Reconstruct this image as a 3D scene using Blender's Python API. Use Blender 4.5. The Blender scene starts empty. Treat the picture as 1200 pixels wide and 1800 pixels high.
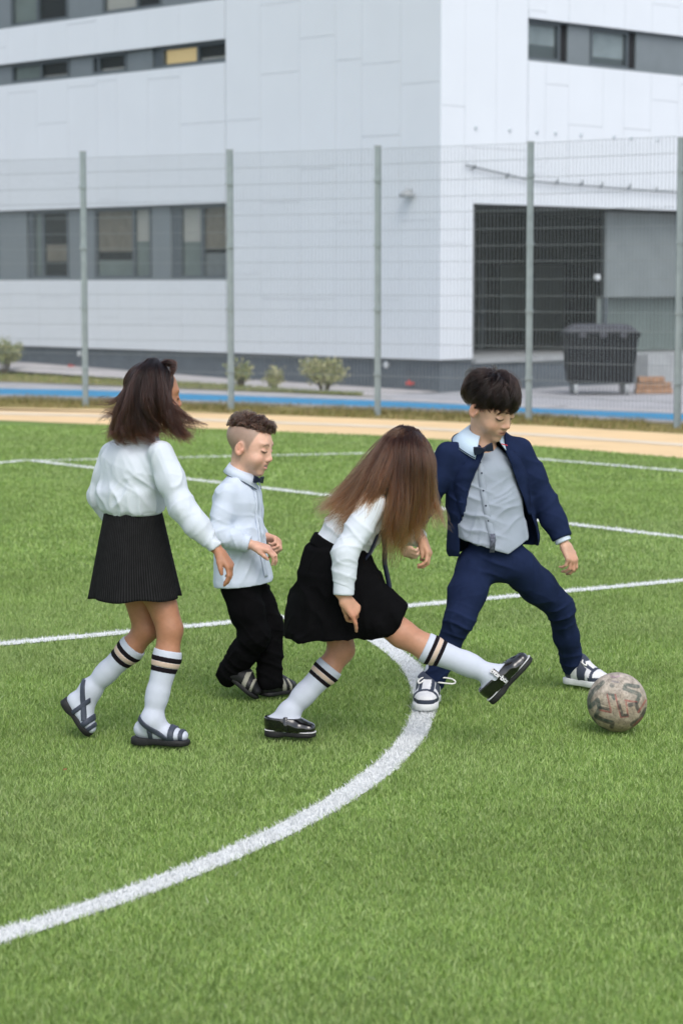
import bpy, bmesh, math, random
import numpy as np
from mathutils import Vector, Matrix

random.seed(7); RNG = np.random.default_rng(11)
SC = bpy.context.scene
COL = SC.collection

# ------------------------------------------------------------------ camera, sky, sun, exposure
FPX = 4000.0; CAM_H = 1.65; PITCH = math.atan2(405, FPX)
cam = bpy.data.cameras.new('camera'); cam.sensor_fit = 'VERTICAL'; cam.sensor_height = 36; cam.sensor_width = 24
cam.lens = 80; cam.clip_start = 0.1; cam.clip_end = 2000
cam.dof.use_dof = True; cam.dof.focus_distance = 8.5; cam.dof.aperture_fstop = 4.1
camo = bpy.data.objects.new('camera', cam); COL.objects.link(camo)
camo.location = (0, 0, CAM_H); camo.rotation_euler = (math.pi/2 - PITCH, 0, 0)
SC.camera = camo

SUN_EL = math.radians(50); SUN_AZ = math.radians(164)      # azimuth measured clockwise from +Y: right and behind the camera
world = bpy.data.worlds.new('World'); SC.world = world; world.use_nodes = True
wn = world.node_tree; wn.nodes.clear()
sky = wn.nodes.new('ShaderNodeTexSky'); sky.sky_type = 'NISHITA'; sky.sun_disc = False
sky.sun_elevation = SUN_EL; sky.sun_rotation = SUN_AZ; sky.air_density = 1.0; sky.dust_density = 2.5; sky.ozone_density = 1.0
hsv = wn.nodes.new('ShaderNodeHueSaturation'); hsv.inputs['Saturation'].default_value = 0.55
bg = wn.nodes.new('ShaderNodeBackground'); bg.inputs['Strength'].default_value = 0.15
wo = wn.nodes.new('ShaderNodeOutputWorld')
wn.links.new(sky.outputs[0], hsv.inputs['Color']); wn.links.new(hsv.outputs[0], bg.inputs['Color']); wn.links.new(bg.outputs[0], wo.inputs['Surface'])
sun = bpy.data.lights.new('sun', 'SUN'); sun.energy = 0.6; sun.angle = math.radians(35); sun.color = (1.0, 0.965, 0.92)
suno = bpy.data.objects.new('sun', sun); COL.objects.link(suno)
sd = Vector((math.sin(SUN_AZ)*math.cos(SUN_EL), math.cos(SUN_AZ)*math.cos(SUN_EL), math.sin(SUN_EL)))
suno.rotation_euler = sd.to_track_quat('Z', 'Y').to_euler()
SC.view_settings.view_transform = 'Standard'; SC.view_settings.look = 'None'
SC.view_settings.exposure = 0.62; SC.view_settings.gamma = 1.0; SC.view_settings.use_curve_mapping = False
SC.cycles.max_bounces = 6; SC.cycles.transparent_max_bounces = 8

# ------------------------------------------------------------------ geometry of the place: picture position -> place
_c, _s = math.cos(PITCH), math.sin(PITCH)
def ray(px, py):
    u = (px-600)/FPX; v = -(py-900)/FPX
    return np.array([u, _c+v*_s, -_s+v*_c])
def G(px, py, z=0.0):
    d = ray(px, py); return np.array([0, 0, CAM_H]) + d*((z-CAM_H)/d[2])
def P(px, py, Y):
    d = ray(px, py); return np.array([0, 0, CAM_H]) + d*(Y/d[1])
A3 = lambda *v: np.array(v, float)
def unit(v): v = np.asarray(v, float); return v/np.linalg.norm(v)

# ------------------------------------------------------------------ objects
def link(o, parent=None):
    COL.objects.link(o)
    if parent is not None:
        o.parent = parent
        o.matrix_parent_inverse = PINV.get(parent.name, Matrix.Identity(4))
    return o
PINV = {}
def empty(name, loc, label, cat, group=None):
    o = bpy.data.objects.new(name, None); o.location = loc; o.empty_display_size = 0.1
    COL.objects.link(o); PINV[o.name] = Matrix.Translation(loc).inverted()
    o['label'] = label; o['category'] = cat
    if group: o['group'] = group
    return o
def tag(o, label=None, cat=None, group=None, kind=None):
    if label: o['label'] = label
    if cat: o['category'] = cat
    if group: o['group'] = group
    if kind: o['kind'] = kind
    return o
def fast_mesh(name, V, faces, mat=None, parent=None, smooth=True, col=None, cattr='Col', extra=None):
    """faces: list of int arrays (n,3) or (n,4)"""
    me = bpy.data.meshes.new(name)
    V = np.asarray(V, np.float32)
    if not isinstance(faces, list): faces = [faces]
    faces = [np.asarray(f, np.int32) for f in faces if len(f)]
    nl = sum(f.size for f in faces); nf = sum(len(f) for f in faces)
    me.vertices.add(len(V)); me.vertices.foreach_set('co', V.ravel())
    me.loops.add(nl); me.loops.foreach_set('vertex_index', np.concatenate([f.ravel() for f in faces]))
    me.polygons.add(nf)
    tot = np.concatenate([np.full(len(f), f.shape[1], np.int32) for f in faces])
    st = np.concatenate([[0], np.cumsum(tot)[:-1]]).astype(np.int32)
    me.polygons.foreach_set('loop_start', st); me.polygons.foreach_set('loop_total', tot)
    me.polygons.foreach_set('use_smooth', np.full(nf, smooth))
    if col is not None:
        a = me.color_attributes.new(cattr, 'FLOAT_COLOR', 'POINT')
        c4 = np.ones((len(V), 4), np.float32); c4[:, :3] = col
        a.data.foreach_set('color', c4.ravel())
    if extra:
        for k, v in extra.items():
            a = me.attributes.new(k, 'FLOAT', 'POINT'); a.data.foreach_set('value', np.asarray(v, np.float32))
    me.update(calc_edges=True)
    if mat: me.materials.append(mat)
    return link(bpy.data.objects.new(name, me), parent)

class MB:
    """collects boxes / tubes / prisms for one mesh"""
    def __init__(s): s.V = []; s.F = []; s.n = 0
    def add(s, V, F):
        V = [tuple(map(float, v)) for v in V]
        s.V += V; s.F += [tuple(i+s.n for i in f) for f in F]; s.n += len(V); return s
    def box(s, o, ax, ay, az):
        o, ax, ay, az = (np.asarray(q, float) for q in (o, ax, ay, az))
        V = [o+ax*i+ay*j+az*k for k in (0, 1) for j in (0, 1) for i in (0, 1)]
        F = [(0,2,3,1),(4,5,7,6),(0,1,5,4),(2,6,7,3),(0,4,6,2),(1,3,7,5)]
        if np.dot(np.cross(ax, ay), az) < 0: F = [f[::-1] for f in F]
        return s.add(V, F)
    def cbox(s, c, hx, hy, hz):
        return s.box((c[0]-hx, c[1]-hy, c[2]-hz), (2*hx,0,0), (0,2*hy,0), (0,0,2*hz))
    def tube(s, pts, r, n=8, cap=True):
        pts = [np.asarray(p, float) for p in pts]; rs = r if hasattr(r, '__len__') else [r]*len(pts)
        V = []; F = []; up = None
        for i, p in enumerate(pts):
            t = unit(pts[min(i+1, len(pts)-1)]-pts[max(i-1, 0)])
            if up is None: up = A3(0,0,1) if abs(t[2]) < .9 else A3(1,0,0)
            x = unit(np.cross(t, up)); y = np.cross(x, t); up = y
            for k in range(n):
                a = 2*math.pi*k/n; V.append(p+rs[i]*(x*math.cos(a)+y*math.sin(a)))
        for i in range(len(pts)-1):
            for k in range(n):
                k2 = (k+1) % n; F.append((i*n+k, i*n+k2, (i+1)*n+k2, (i+1)*n+k))
        if cap: F.append(tuple(range(n))[::-1]); F.append(tuple(range((len(pts)-1)*n, len(pts)*n)))
        return s.add(V, F)
    def prism(s, poly, off):
        n = len(poly); off = np.asarray(off, float)
        V = [np.asarray(p, float) for p in poly]; V = V+[p+off for p in V]
        F = [tuple(range(n))[::-1], tuple(range(n, 2*n))]+[(i, (i+1) % n, n+(i+1) % n, n+i) for i in range(n)]
        return s.add(V, F)
    def build(s, name, mat, parent=None, smooth=False, bevel=0):
        me = bpy.data.meshes.new(name); me.from_pydata(s.V, [], s.F)
        bm = bmesh.new(); bm.from_mesh(me); bmesh.ops.recalc_face_normals(bm, faces=bm.faces)
        if bevel: bmesh.ops.bevel(bm, geom=list(bm.edges), offset=bevel, segments=2, profile=.5, affect='EDGES')
        bm.to_mesh(me); bm.free()
        if smooth: me.polygons.foreach_set('use_smooth', np.ones(len(me.polygons), bool))
        me.materials.append(mat)
        return link(bpy.data.objects.new(name, me), parent)

# ------------------------------------------------------------------ noise
def _hash(i, j, k, seed):
    h = (i*374761393 + j*668265263 + k*2147483647 + seed*974634777) & 0xffffffff
    h = ((h ^ (h >> 13)) * 1274126177) & 0xffffffff
    return ((h ^ (h >> 16)) & 0xffff)/65535.0
def vnoise(p, seed=0):
    p = np.asarray(p, float); f = np.floor(p); t = p-f; t = t*t*(3-2*t)
    i, j, k = (f[..., q].astype(np.int64) for q in range(3))
    r = 0
    for a in (0, 1):
        for b in (0, 1):
            for c in (0, 1):
                w = (t[..., 0] if a else 1-t[..., 0])*(t[..., 1] if b else 1-t[..., 1])*(t[..., 2] if c else 1-t[..., 2])
                r = r + w*_hash(i+a, j+b, k+c, seed)
    return r*2-1
def fbm(p, seed=0, o=3):
    r = 0; a = 1.0; q = np.asarray(p, float)
    for i in range(o):
        r = r+a*vnoise(q, seed+i*17); a *= .5; q = q*2.03
    return r

# ------------------------------------------------------------------ signed-distance sculpting
class SDF:
    def __init__(s, lo, hi, h):
        s.h = h; s.lo = np.asarray(lo, float); n = np.ceil((np.asarray(hi, float)-s.lo)/h).astype(int)+1
        s.ax = [s.lo[i]+h*np.arange(n[i]) for i in range(3)]
        s.g = np.full(n, 1.0, np.float32)
    def sub(s, lo, hi):
        sl = []
        for i in range(3):
            a = max(0, int((lo[i]-s.lo[i])/s.h)-1); b = min(len(s.ax[i]), int((hi[i]-s.lo[i])/s.h)+3)
            if b <= a: return None, None
            sl.append(slice(a, b))
        X = (s.ax[0][sl[0]][:, None, None], s.ax[1][sl[1]][None, :, None], s.ax[2][sl[2]][None, None, :])
        return tuple(sl), X
    def put(s, sl, d, k, op='u'):
        a = s.g[sl]
        if op == 'u':
            if k > 0:
                hh = np.maximum(k-np.abs(a-d), 0)/k; s.g[sl] = np.minimum(a, d)-hh*hh*k*.25
            else: s.g[sl] = np.minimum(a, d)
        else:      # subtract
            d = -d
            if k > 0:
                hh = np.maximum(k-np.abs(a-d), 0)/k; s.g[sl] = np.maximum(a, d)+hh*hh*k*.25
            else: s.g[sl] = np.maximum(a, d)
    def cone(s, a, b, ra, rb, k=.012, op='u'):
        a = np.asarray(a, float); b = np.asarray(b, float); m = max(ra, rb)+k+2*s.h
        sl, X = s.sub(np.minimum(a, b)-m, np.maximum(a, b)+m)
        if sl is None: return s
        ab = b-a; L2 = max(ab@ab, 1e-12)
        t = np.clip(((X[0]-a[0])*ab[0]+(X[1]-a[1])*ab[1]+(X[2]-a[2])*ab[2])/L2, 0, 1)
        d = np.sqrt((X[0]-a[0]-t*ab[0])**2+(X[1]-a[1]-t*ab[1])**2+(X[2]-a[2]-t*ab[2])**2)-(ra+(rb-ra)*t)
        s.put(sl, d.astype(np.float32), k, op); return s
    def ball(s, c, r, k=.012, op='u'): return s.cone(c, c, r, r, k, op)
    def ecap(s, a, b, ra, rb, side, k=.02, op='u', endr=None):
        """tapered capsule with elliptical section; ra=(along side, across)"""
        a = np.asarray(a, float); b = np.asarray(b, float); m = max(*ra, *rb)+k+2*s.h
        sl, X = s.sub(np.minimum(a, b)-m, np.maximum(a, b)+m)
        if sl is None: return s
        ab = b-a; L = np.linalg.norm(ab); w = ab/L; sv = unit(np.asarray(side, float)-np.dot(side, w)*w); f = np.cross(w, sv)
        x, y, z = X[0]-a[0], X[1]-a[1], X[2]-a[2]
        q = x*w[0]+y*w[1]+z*w[2]; t = np.clip(q/L, 0, 1); e = q-t*L
        u = x*sv[0]+y*sv[1]+z*sv[2]; v = x*f[0]+y*f[1]+z*f[2]
        rx = ra[0]+(rb[0]-ra[0])*t; ry = ra[1]+(rb[1]-ra[1])*t; re = endr if endr else np.minimum(rx, ry)
        k0 = np.sqrt((u/rx)**2+(v/ry)**2+(e/re)**2); k1 = np.sqrt((u/rx**2)**2+(v/ry**2)**2+(e/re**2)**2)+1e-9
        s.put(sl, (k0*(k0-1)/k1).astype(np.float32), k, op); return s
    def ell(s, c, r, R=None, k=.012, op='u'):
        c = np.asarray(c, float); R = np.eye(3) if R is None else R; m = max(r)+k+2*s.h
        sl, X = s.sub(c-m, c+m)
        if sl is None: return s
        x, y, z = X[0]-c[0], X[1]-c[1], X[2]-c[2]; k0 = 0; k1 = 0
        for i in range(3):
            q = x*R[0, i]+y*R[1, i]+z*R[2, i]; k0 = k0+(q/r[i])**2; k1 = k1+(q/r[i]**2)**2
        k0 = np.sqrt(k0); k1 = np.sqrt(k1)+1e-9
        s.put(sl, (k0*(k0-1)/k1).astype(np.float32), k, op); return s
    def cut(s, p, n, lo=None, hi=None):
        """removes what lies on the side n points to; optional box"""
        n = unit(n)
        if lo is None: sl, X = (slice(None),)*3, (s.ax[0][:, None, None], s.ax[1][None, :, None], s.ax[2][None, None, :])
        else: sl, X = s.sub(lo, hi)
        d = (X[0]-p[0])*n[0]+(X[1]-p[1])*n[1]+(X[2]-p[2])*n[2]
        s.g[sl] = np.maximum(s.g[sl], d.astype(np.float32)); return s
    def mesh(s, smooth=1):
        g = s.g.copy()
        for i in range(3):
            ix = [slice(None)]*3; ix[i] = 0; g[tuple(ix)] = 1; ix[i] = -1; g[tuple(ix)] = 1
        ins = g < 0
        n = np.array(g.shape); cs = tuple(n-1)
        cnt = np.zeros(cs, np.uint8)
        offs = [(i, j, k) for i in (0, 1) for j in (0, 1) for k in (0, 1)]
        for o in offs: cnt += ins[o[0]:n[0]-1+o[0], o[1]:n[1]-1+o[1], o[2]:n[2]-1+o[2]]
        act = np.argwhere((cnt > 0) & (cnt < 8))
        val = np.stack([g[act[:, 0]+o[0], act[:, 1]+o[1], act[:, 2]+o[2]] for o in offs], 1)
        acc = np.zeros((len(act), 3)); num = np.zeros(len(act))
        for a in range(8):
            for ax in range(3):
                if offs[a][ax] == 0:
                    o2 = list(offs[a]); o2[ax] = 1; b = offs.index(tuple(o2))
                    va, vb = val[:, a], val[:, b]; m = (va < 0) != (vb < 0)
                    t = np.where(m, va/np.where(m, va-vb, 1), 0)
                    for q in range(3): acc[:, q] += np.where(m, offs[a][q]+(t if q == ax else 0), 0)
                    num += m
        V = s.lo+s.h*(act+acc/num[:, None])
        idx = np.full(cs, -1, np.int32); idx[tuple(act.T)] = np.arange(len(act))
        quads = []
        for ax in range(3):
            a = [slice(1, -1)]*3; b = [slice(1, -1)]*3; a[ax] = slice(0, n[ax]-1); b[ax] = slice(1, n[ax])
            ia, ib = ins[tuple(a)], ins[tuple(b)]
            e = np.argwhere(ia != ib); fl = ia[tuple(e.T)]
            e = e+1; e[:, ax] -= 1
            u, v = (ax+1) % 3, (ax+2) % 3
            def at(du, dv):
                q = e.copy(); q[:, u] -= du; q[:, v] -= dv; return idx[tuple(q.T)]
            Q = np.stack([at(1, 1), at(0, 1), at(0, 0), at(1, 0)], 1)
            Q = np.where(fl[:, None], Q, Q[:, ::-1]); quads.append(Q)
        Q = np.concatenate(quads)
        for _ in range(smooth): V = laplace(V, Q, .5)
        return V, Q
def laplace(V, Q, f):
    acc = np.zeros_like(V); c = np.zeros(len(V))
    for i in range(Q.shape[1]):
        j = Q[:, (i+1) % Q.shape[1]]; k = Q[:, i]
        for q in range(3):
            acc[:, q] += np.bincount(k, V[j, q], len(V))+np.bincount(j, V[k, q], len(V))
        c += np.bincount(k, minlength=len(V))+np.bincount(j, minlength=len(V))
    return V+f*(acc/np.maximum(c, 1)[:, None]-V)
def normals(V, Q):
    n = np.cross(V[Q[:, 2]]-V[Q[:, 0]], V[Q[:, -1]]-V[Q[:, 1]] if Q.shape[1] == 4 else V[Q[:, 2]]-V[Q[:, 1]])
    N = np.zeros_like(V)
    for i in range(Q.shape[1]):
        for q in range(3): N[:, q] += np.bincount(Q[:, i], n[:, q], len(V))
    return N/(np.linalg.norm(N, axis=1)[:, None]+1e-12)
def ss_(e0, e1, x): t = np.clip((x-e0)/(e1-e0), 0, 1); return t*t*(3-2*t)
def bounds(pts, m):
    p = np.array(pts); return p.min(0)-m, p.max(0)+m
def folds(V, Q, gab=(), base=None, seed=0, calm=()):
    """cloth folds: local fold packets gab=(centre, radius, direction, wavelength, amplitude) and base=(axis, across freq, along freq, amp); calm=(point, normal, width) keeps hems straight"""
    N = normals(V, Q); d = np.zeros(len(V)); wob = fbm(V*7, seed+3, 2)
    for c, r, dr, lam, amp in gab:
        q = V-c; g = np.exp(-(q**2).sum(1)/(r*r)); ph = q@unit(dr)/lam
        x = np.abs(np.sin(math.pi*ph+1.4*wob)); d += amp*g*(1.7*(1-x)**1.8-.45)
    if base is not None:
        ax, fa, fl, amp = base; ax = unit(ax); e1 = unit(np.cross(ax, (.31, .2, .93))); e2 = np.cross(ax, e1)
        p = np.stack([(V@e1)*fa, (V@e2)*fa, (V@ax)*fl], 1)+.35*np.stack([wob]*3, 1)
        x = np.abs(fbm(p, seed, 2)); d += amp*(1.8*np.clip(1-2.6*x, 0, 1)**1.4-.5+.5*fbm(p*.6, seed+40, 2))
        p2 = np.stack([V@unit(e1+.6*ax), V@e2, V@unit(ax-.5*e1)], 1)*np.array((fa*2.4, fa*1.6, fa*1.3))+.8*np.stack([wob]*3, 1); x2 = np.abs(vnoise(p2, seed+70)); d += amp*.42*np.clip(1-4.5*x2, 0, 1)*ss_(-.1, .5, vnoise(V*9, seed+90))
    for pt, n, w in calm:
        n = unit(n); a = np.abs((V-pt)@n); k = np.clip(1-a/w, 0, 1); near = np.linalg.norm(V-pt, axis=1) < .30
        d *= np.where(near, (1-.55*k), 1); al = np.abs(N@n); d *= np.where(near & (a < w), np.clip(1.35-al*1.6, 0, 1), 1)
        Nn = N-np.outer(N@n, n); N = np.where((near & (a < w))[:, None], Nn, N)
    return V+N*d[:, None]
# ------------------------------------------------------------------ materials (procedural)
def s2l(*c):
    return tuple((v/12.92 if v <= .04045 else ((v+.055)/1.055)**2.4) for v in (q/255 for q in c))
def mat(name, rgb, rough=.6, spec=.5, noise=0., nscale=20., bump=0., bscale=200., metal=0., coat=0., sheen=0., attr=None, sss=0., aniso=None, trans=0.):
    m = bpy.data.materials.new(name); m.use_nodes = True; nt = m.node_tree; b = nt.nodes['Principled BSDF']
    b.inputs['Base Color'].default_value = (*rgb, 1); b.inputs['Roughness'].default_value = rough
    b.inputs['Specular IOR Level'].default_value = spec; b.inputs['Metallic'].default_value = metal
    b.inputs['Coat Weight'].default_value = coat; b.inputs['Sheen Weight'].default_value = sheen
    b.inputs['Coat Roughness'].default_value = .05
    if trans: b.inputs['Transmission Weight'].default_value = trans
    if sss:
        b.inputs['Subsurface Weight'].default_value = sss; b.inputs['Subsurface Radius'].default_value = (.012, .005, .003); b.inputs['Subsurface Scale'].default_value = 1.0
    src = None
    if attr:
        a = nt.nodes.new('ShaderNodeAttribute'); a.attribute_name = attr; src = a.outputs['Color']
    if noise or bump: tc = nt.nodes.new('ShaderNodeTexCoord')
    if noise:
        n = nt.nodes.new('ShaderNodeTexNoise'); n.inputs['Scale'].default_value = nscale; n.inputs['Detail'].default_value = 5
        nt.links.new(tc.outputs['Object'], n.inputs['Vector'])
        mr = nt.nodes.new('ShaderNodeMapRange'); mr.inputs['From Min'].default_value = .25; mr.inputs['From Max'].default_value = .75
        mr.inputs['To Min'].default_value = 1-noise; mr.inputs['To Max'].default_value = 1+noise
        nt.links.new(n.outputs['Fac'], mr.inputs['Value'])
        mx = nt.nodes.new('ShaderNodeMix'); mx.data_type = 'RGBA'; mx.blend_type = 'MULTIPLY'; mx.inputs['Factor'].default_value = 1
        if src: nt.links.new(src, mx.inputs['A'])
        else: mx.inputs['A'].default_value = (*rgb, 1)
        nt.links.new(mr.outputs['Result'], mx.inputs['B']); src = mx.outputs['Result']
    if src: nt.links.new(src, b.inputs['Base Color'])
    if bump:
        n2 = nt.nodes.new('ShaderNodeTexNoise'); n2.inputs['Scale'].default_value = bscale; n2.inputs['Detail'].default_value = 3
        nt.links.new(tc.outputs['Object'], n2.inputs['Vector'])
        bp = nt.nodes.new('ShaderNodeBump'); bp.inputs['Strength'].default_value = bump; bp.inputs['Distance'].default_value = .01
        nt.links.new(n2.outputs['Fac'], bp.inputs['Height']); nt.links.new(bp.outputs['Normal'], b.inputs['Normal'])
    return m
def hairmat(name, root, tip, rough=.30, ior=1.42):
    m = bpy.data.materials.new(name); m.use_nodes = True; nt = m.node_tree
    for n in list(nt.nodes):
        if n.type != 'OUTPUT_MATERIAL': nt.nodes.remove(n)
    h = nt.nodes.new('ShaderNodeBsdfHairPrincipled'); h.parametrization = 'COLOR'
    h.inputs['IOR'].default_value = ior; h.inputs['Roughness'].default_value = rough; h.inputs['Radial Roughness'].default_value = .55
    h.inputs['Random Roughness'].default_value = .2
    hi = nt.nodes.new('ShaderNodeHairInfo'); rp = nt.nodes.new('ShaderNodeMix'); rp.data_type = 'RGBA'
    rp.inputs['A'].default_value = (*root, 1); rp.inputs['B'].default_value = (*tip, 1)
    cv = nt.nodes.new('ShaderNodeMath'); cv.operation = 'POWER'; cv.inputs[1].default_value = 2.2
    nt.links.new(hi.outputs['Intercept'], cv.inputs[0]); nt.links.new(cv.outputs[0], rp.inputs['Factor'])
    mr = nt.nodes.new('ShaderNodeMapRange'); mr.inputs['To Min'].default_value = .7; mr.inputs['To Max'].default_value = 1.3
    nt.links.new(hi.outputs['Random'], mr.inputs['Value'])
    at = nt.nodes.new('ShaderNodeAttribute'); at.attribute_name = 'tint'; mm = nt.nodes.new('ShaderNodeMath'); mm.operation = 'MULTIPLY'; nt.links.new(mr.outputs['Result'], mm.inputs[0]); nt.links.new(at.outputs['Fac'], mm.inputs[1])
    mx = nt.nodes.new('ShaderNodeMix'); mx.data_type = 'RGBA'; mx.blend_type = 'MULTIPLY'; mx.inputs['Factor'].default_value = 1
    nt.links.new(rp.outputs['Result'], mx.inputs['A']); nt.links.new(mm.outputs[0], mx.inputs['B'])
    nt.links.new(mx.outputs['Result'], h.inputs['Color'])
    nt.links.new(h.outputs[0], nt.nodes['Material Output'].inputs['Surface'])
    return m
M = {}
M['skin'] = mat('skin', (.6,.4,.3), .48, .4, attr='Col', noise=.08, nscale=60, sss=.12, bump=.06, bscale=350)
M['blouse'] = mat('white_blouse_cotton', (.60,.65,.715), .85, .2, noise=.03, nscale=9, bump=.12, bscale=260, )
M['paleshirt'] = mat('pale_blue_shirt_cotton', (.60,.675,.785), .8, .25, noise=.03, nscale=9, bump=.10, bscale=300, )
M['whiteshirt'] = mat('off_white_shirt_cotton', (.62,.67,.73), .8, .25, noise=.03, nscale=9, bump=.1, bscale=300, )
M['greyshirt'] = mat('fine_blue_grey_check_shirt', (.31,.355,.42), .8, .25, noise=.05, nscale=14, bump=.15, bscale=420)
M['collarblue'] = mat('light_blue_collar_cotton', (.56,.70,.82), .8, .25, noise=.03, bump=.1, bscale=300)
M['navy'] = mat('navy_suit_wool', (.0125,.0215,.060), .85, .08, noise=.10, nscale=30, bump=.2, bscale=420)
M['navydark'] = mat('dark_navy_satin', (.008,.012,.035), .4, .5)
M['black'] = mat('black_cloth', (.0045,.0045,.0052), .9, .05, noise=.15, nscale=30, bump=.15, bscale=380)
M['red'] = mat('red_trim_cloth', (.55,.02,.03), .7)
M['sock'] = mat('white_knit_sock', (.535,.575,.66), .9, .15, noise=.03, nscale=40, bump=.08, bscale=420)
M['stripe_black'] = mat('black_knit_stripe', (.012,.009,.012), .9, .1, bump=.2, bscale=420)
M['stripe_beige'] = mat('beige_knit_stripe', (.62,.48,.39), .9, .1, bump=.2, bscale=420)
M['sandal'] = mat('slate_blue_sandal_leather', (.048,.058,.085), .55, .4, noise=.12, nscale=60, bump=.1, bscale=200)
M['rubber'] = mat('black_rubber_sole', (.014,.014,.015), .6, .4, noise=.2, nscale=50, bump=.2, bscale=150)
M['patent'] = mat('black_patent_leather', (.006,.006,.007), .12, .6, coat=.8, bump=.03, bscale=40)
M['welt'] = mat('white_welt_rubber', (.72,.72,.74), .5)
M['snkwhite'] = mat('white_sneaker_leather', (.70,.71,.73), .5, .4, noise=.06, nscale=40, bump=.08, bscale=150)
M['snknavy'] = mat('slate_navy_sneaker_suede', (.040,.050,.078), .75, .3, noise=.12, nscale=60, bump=.1, bscale=250)
M['snksole'] = mat('white_sneaker_rubber', (.68,.70,.70), .55, .4, noise=.08, nscale=40)
M['lace'] = mat('white_cotton_lace', (.78,.78,.76), .9, .1, bump=.2, bscale=500)
M['blackshoe'] = mat('black_sport_shoe', (.016,.016,.019), .5, .4, noise=.1, nscale=50)
M['beigeshoe'] = mat('grey_beige_shoe_rubber', (.36,.35,.29), .7)
M['hairA'] = hairmat('dark_brown_hair', (.0065,.0024,.0018), (.028,.0085,.0045))
M['hairB'] = hairmat('brown_curly_hair', (.036,.0185,.0125), (.066,.036,.024))
M['hairC'] = hairmat('long_brown_hair', (.0165,.0054,.0028), (.165,.062,.022), .24, 1.48)
M['hairD'] = hairmat('near_black_brown_hair', (.0062,.0030,.0023), (.020,.0100,.0072))
M['teeth'] = mat('tooth_enamel', (.75,.72,.66), .3)
M['eye'] = mat('dark_eye', (.012,.008,.006), .15, .6)
# building and ground
M['panel'] = mat('white_facade_panel', (.675,.72,.765), .42, .5, noise=.02, nscale=1.2, bump=.02, bscale=3)
M['joint'] = mat('facade_joint_backing', (.48,.53,.57), .8)
M['frame'] = mat('grey_window_metal', (.085,.105,.118), .5, .4, noise=.05, nscale=6)
M['framelight'] = mat('mid_grey_window_panel', (.17,.20,.215), .5, .4, noise=.05, nscale=4)
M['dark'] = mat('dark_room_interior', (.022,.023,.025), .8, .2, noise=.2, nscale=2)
M['plinth'] = mat('grey_plinth_render', (.105,.125,.145), .85, .2, noise=.12, nscale=5, bump=.1, bscale=40)
M['ledge'] = mat('pale_concrete_ledge', (.34,.36,.37), .85, .2, noise=.12, nscale=6)
M['post'] = mat('galvanised_post', (.235,.285,.30), .5, .5, noise=.12, nscale=9, metal=.15)
M['wire'] = mat('galvanised_wire', (.25,.285,.30), .5, .5, metal=.1)
def glass(name, rgb, rough=.04):
    m = bpy.data.materials.new(name); m.use_nodes = True; nt = m.node_tree; b = nt.nodes['Principled BSDF']; out = nt.nodes['Material Output']
    b.inputs['Base Color'].default_value = (*rgb, 1); b.inputs['Roughness'].default_value = rough; b.inputs['Specular IOR Level'].default_value = .7
    tr = nt.nodes.new('ShaderNodeBsdfTransparent'); tr.inputs['Color'].default_value = (.93,.95,.95,1)
    mx = nt.nodes.new('ShaderNodeMixShader'); mx.inputs['Fac'].default_value = .16
    nt.links.new(tr.outputs[0], mx.inputs[1]); nt.links.new(b.outputs[0], mx.inputs[2]); nt.links.new(mx.outputs[0], out.inputs['Surface'])
    return m
M['glass'] = glass('window_glass', (.05,.06,.06))
M['blind'] = mat('pale_roller_blind', (.78,.74,.68), .9, .1)
M['curtain'] = mat('brown_grey_curtain', (.36,.31,.25), .9, .1, noise=.2, nscale=6)
M['roomgreen'] = mat('pale_green_room_wall', (.33,.38,.36), .9, .1, noise=.15, nscale=2)
def emit(name, rgb, s):
    m = bpy.data.materials.new(name); m.use_nodes = True; b = m.node_tree.nodes['Principled BSDF']
    b.inputs['Base Color'].default_value = (*rgb, 1); b.inputs['Emission Color'].default_value = (*rgb, 1); b.inputs['Emission Strength'].default_value = s
    return m
M['litroom'] = emit('lit_room_wall', (.85,.62,.30), .35)
M['whitemetal'] = mat('white_painted_metal', (.62,.66,.68), .5)
M['binblack'] = mat('black_bin_plastic', (.008,.009,.013), .6, .15, noise=.15, nscale=8)
M['binlid'] = mat('worn_grey_bin_lid', (.06,.062,.075), .6, .3, noise=.2, nscale=6)
M['wood'] = mat('weathered_timber', (.36,.22,.14), .85, .2, noise=.3, nscale=14)
M['blue_sign'] = mat('blue_paint', (.03,.22,.45), .6)
M['redvalve'] = mat('red_paint', (.50,.07,.06), .6)
M['paving'] = mat('pale_paving', (.42,.42,.44), .9, .2, noise=.14, nscale=1.8, bump=.1, bscale=30)
M['kerb'] = mat('pale_concrete_kerb', (.50,.48,.48), .9, .2, noise=.12, nscale=4)
M['bluetrack'] = mat('blue_rubber_track', (.045,.285,.52), .9, .2, noise=.10, nscale=3, bump=.1, bscale=60)
M['yellow'] = mat('sand_yellow_rubber_track', (.82,.60,.34), .9, .2, noise=.08, nscale=1.4, bump=.1, bscale=60)
M['worn'] = mat('worn_pale_track_line', (.76,.65,.50), .9, .2, noise=.12, nscale=2)
M['drygrass'] = mat('dry_grass_soil', (.26,.22,.085), .95, .1, noise=.45, nscale=3.5, bump=.3, bscale=30)
M['turf'] = mat('turf_backing', (.17,.265,.075), .95, .1, noise=.25, nscale=1.1, bump=.6, bscale=70)
M['blade'] = mat('turf_fibre', (.2,.3,.1), .55, .35, attr='Col')
M['dryblade'] = mat('dry_grass_blades', (.2,.2,.1), .8, .2, attr='Col')
M['leaf'] = mat('shrub_leaves', (.2,.2,.1), .6, .3, attr='Col')
M['twig'] = mat('shrub_twigs', (.10,.075,.05), .9, .1)
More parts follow.
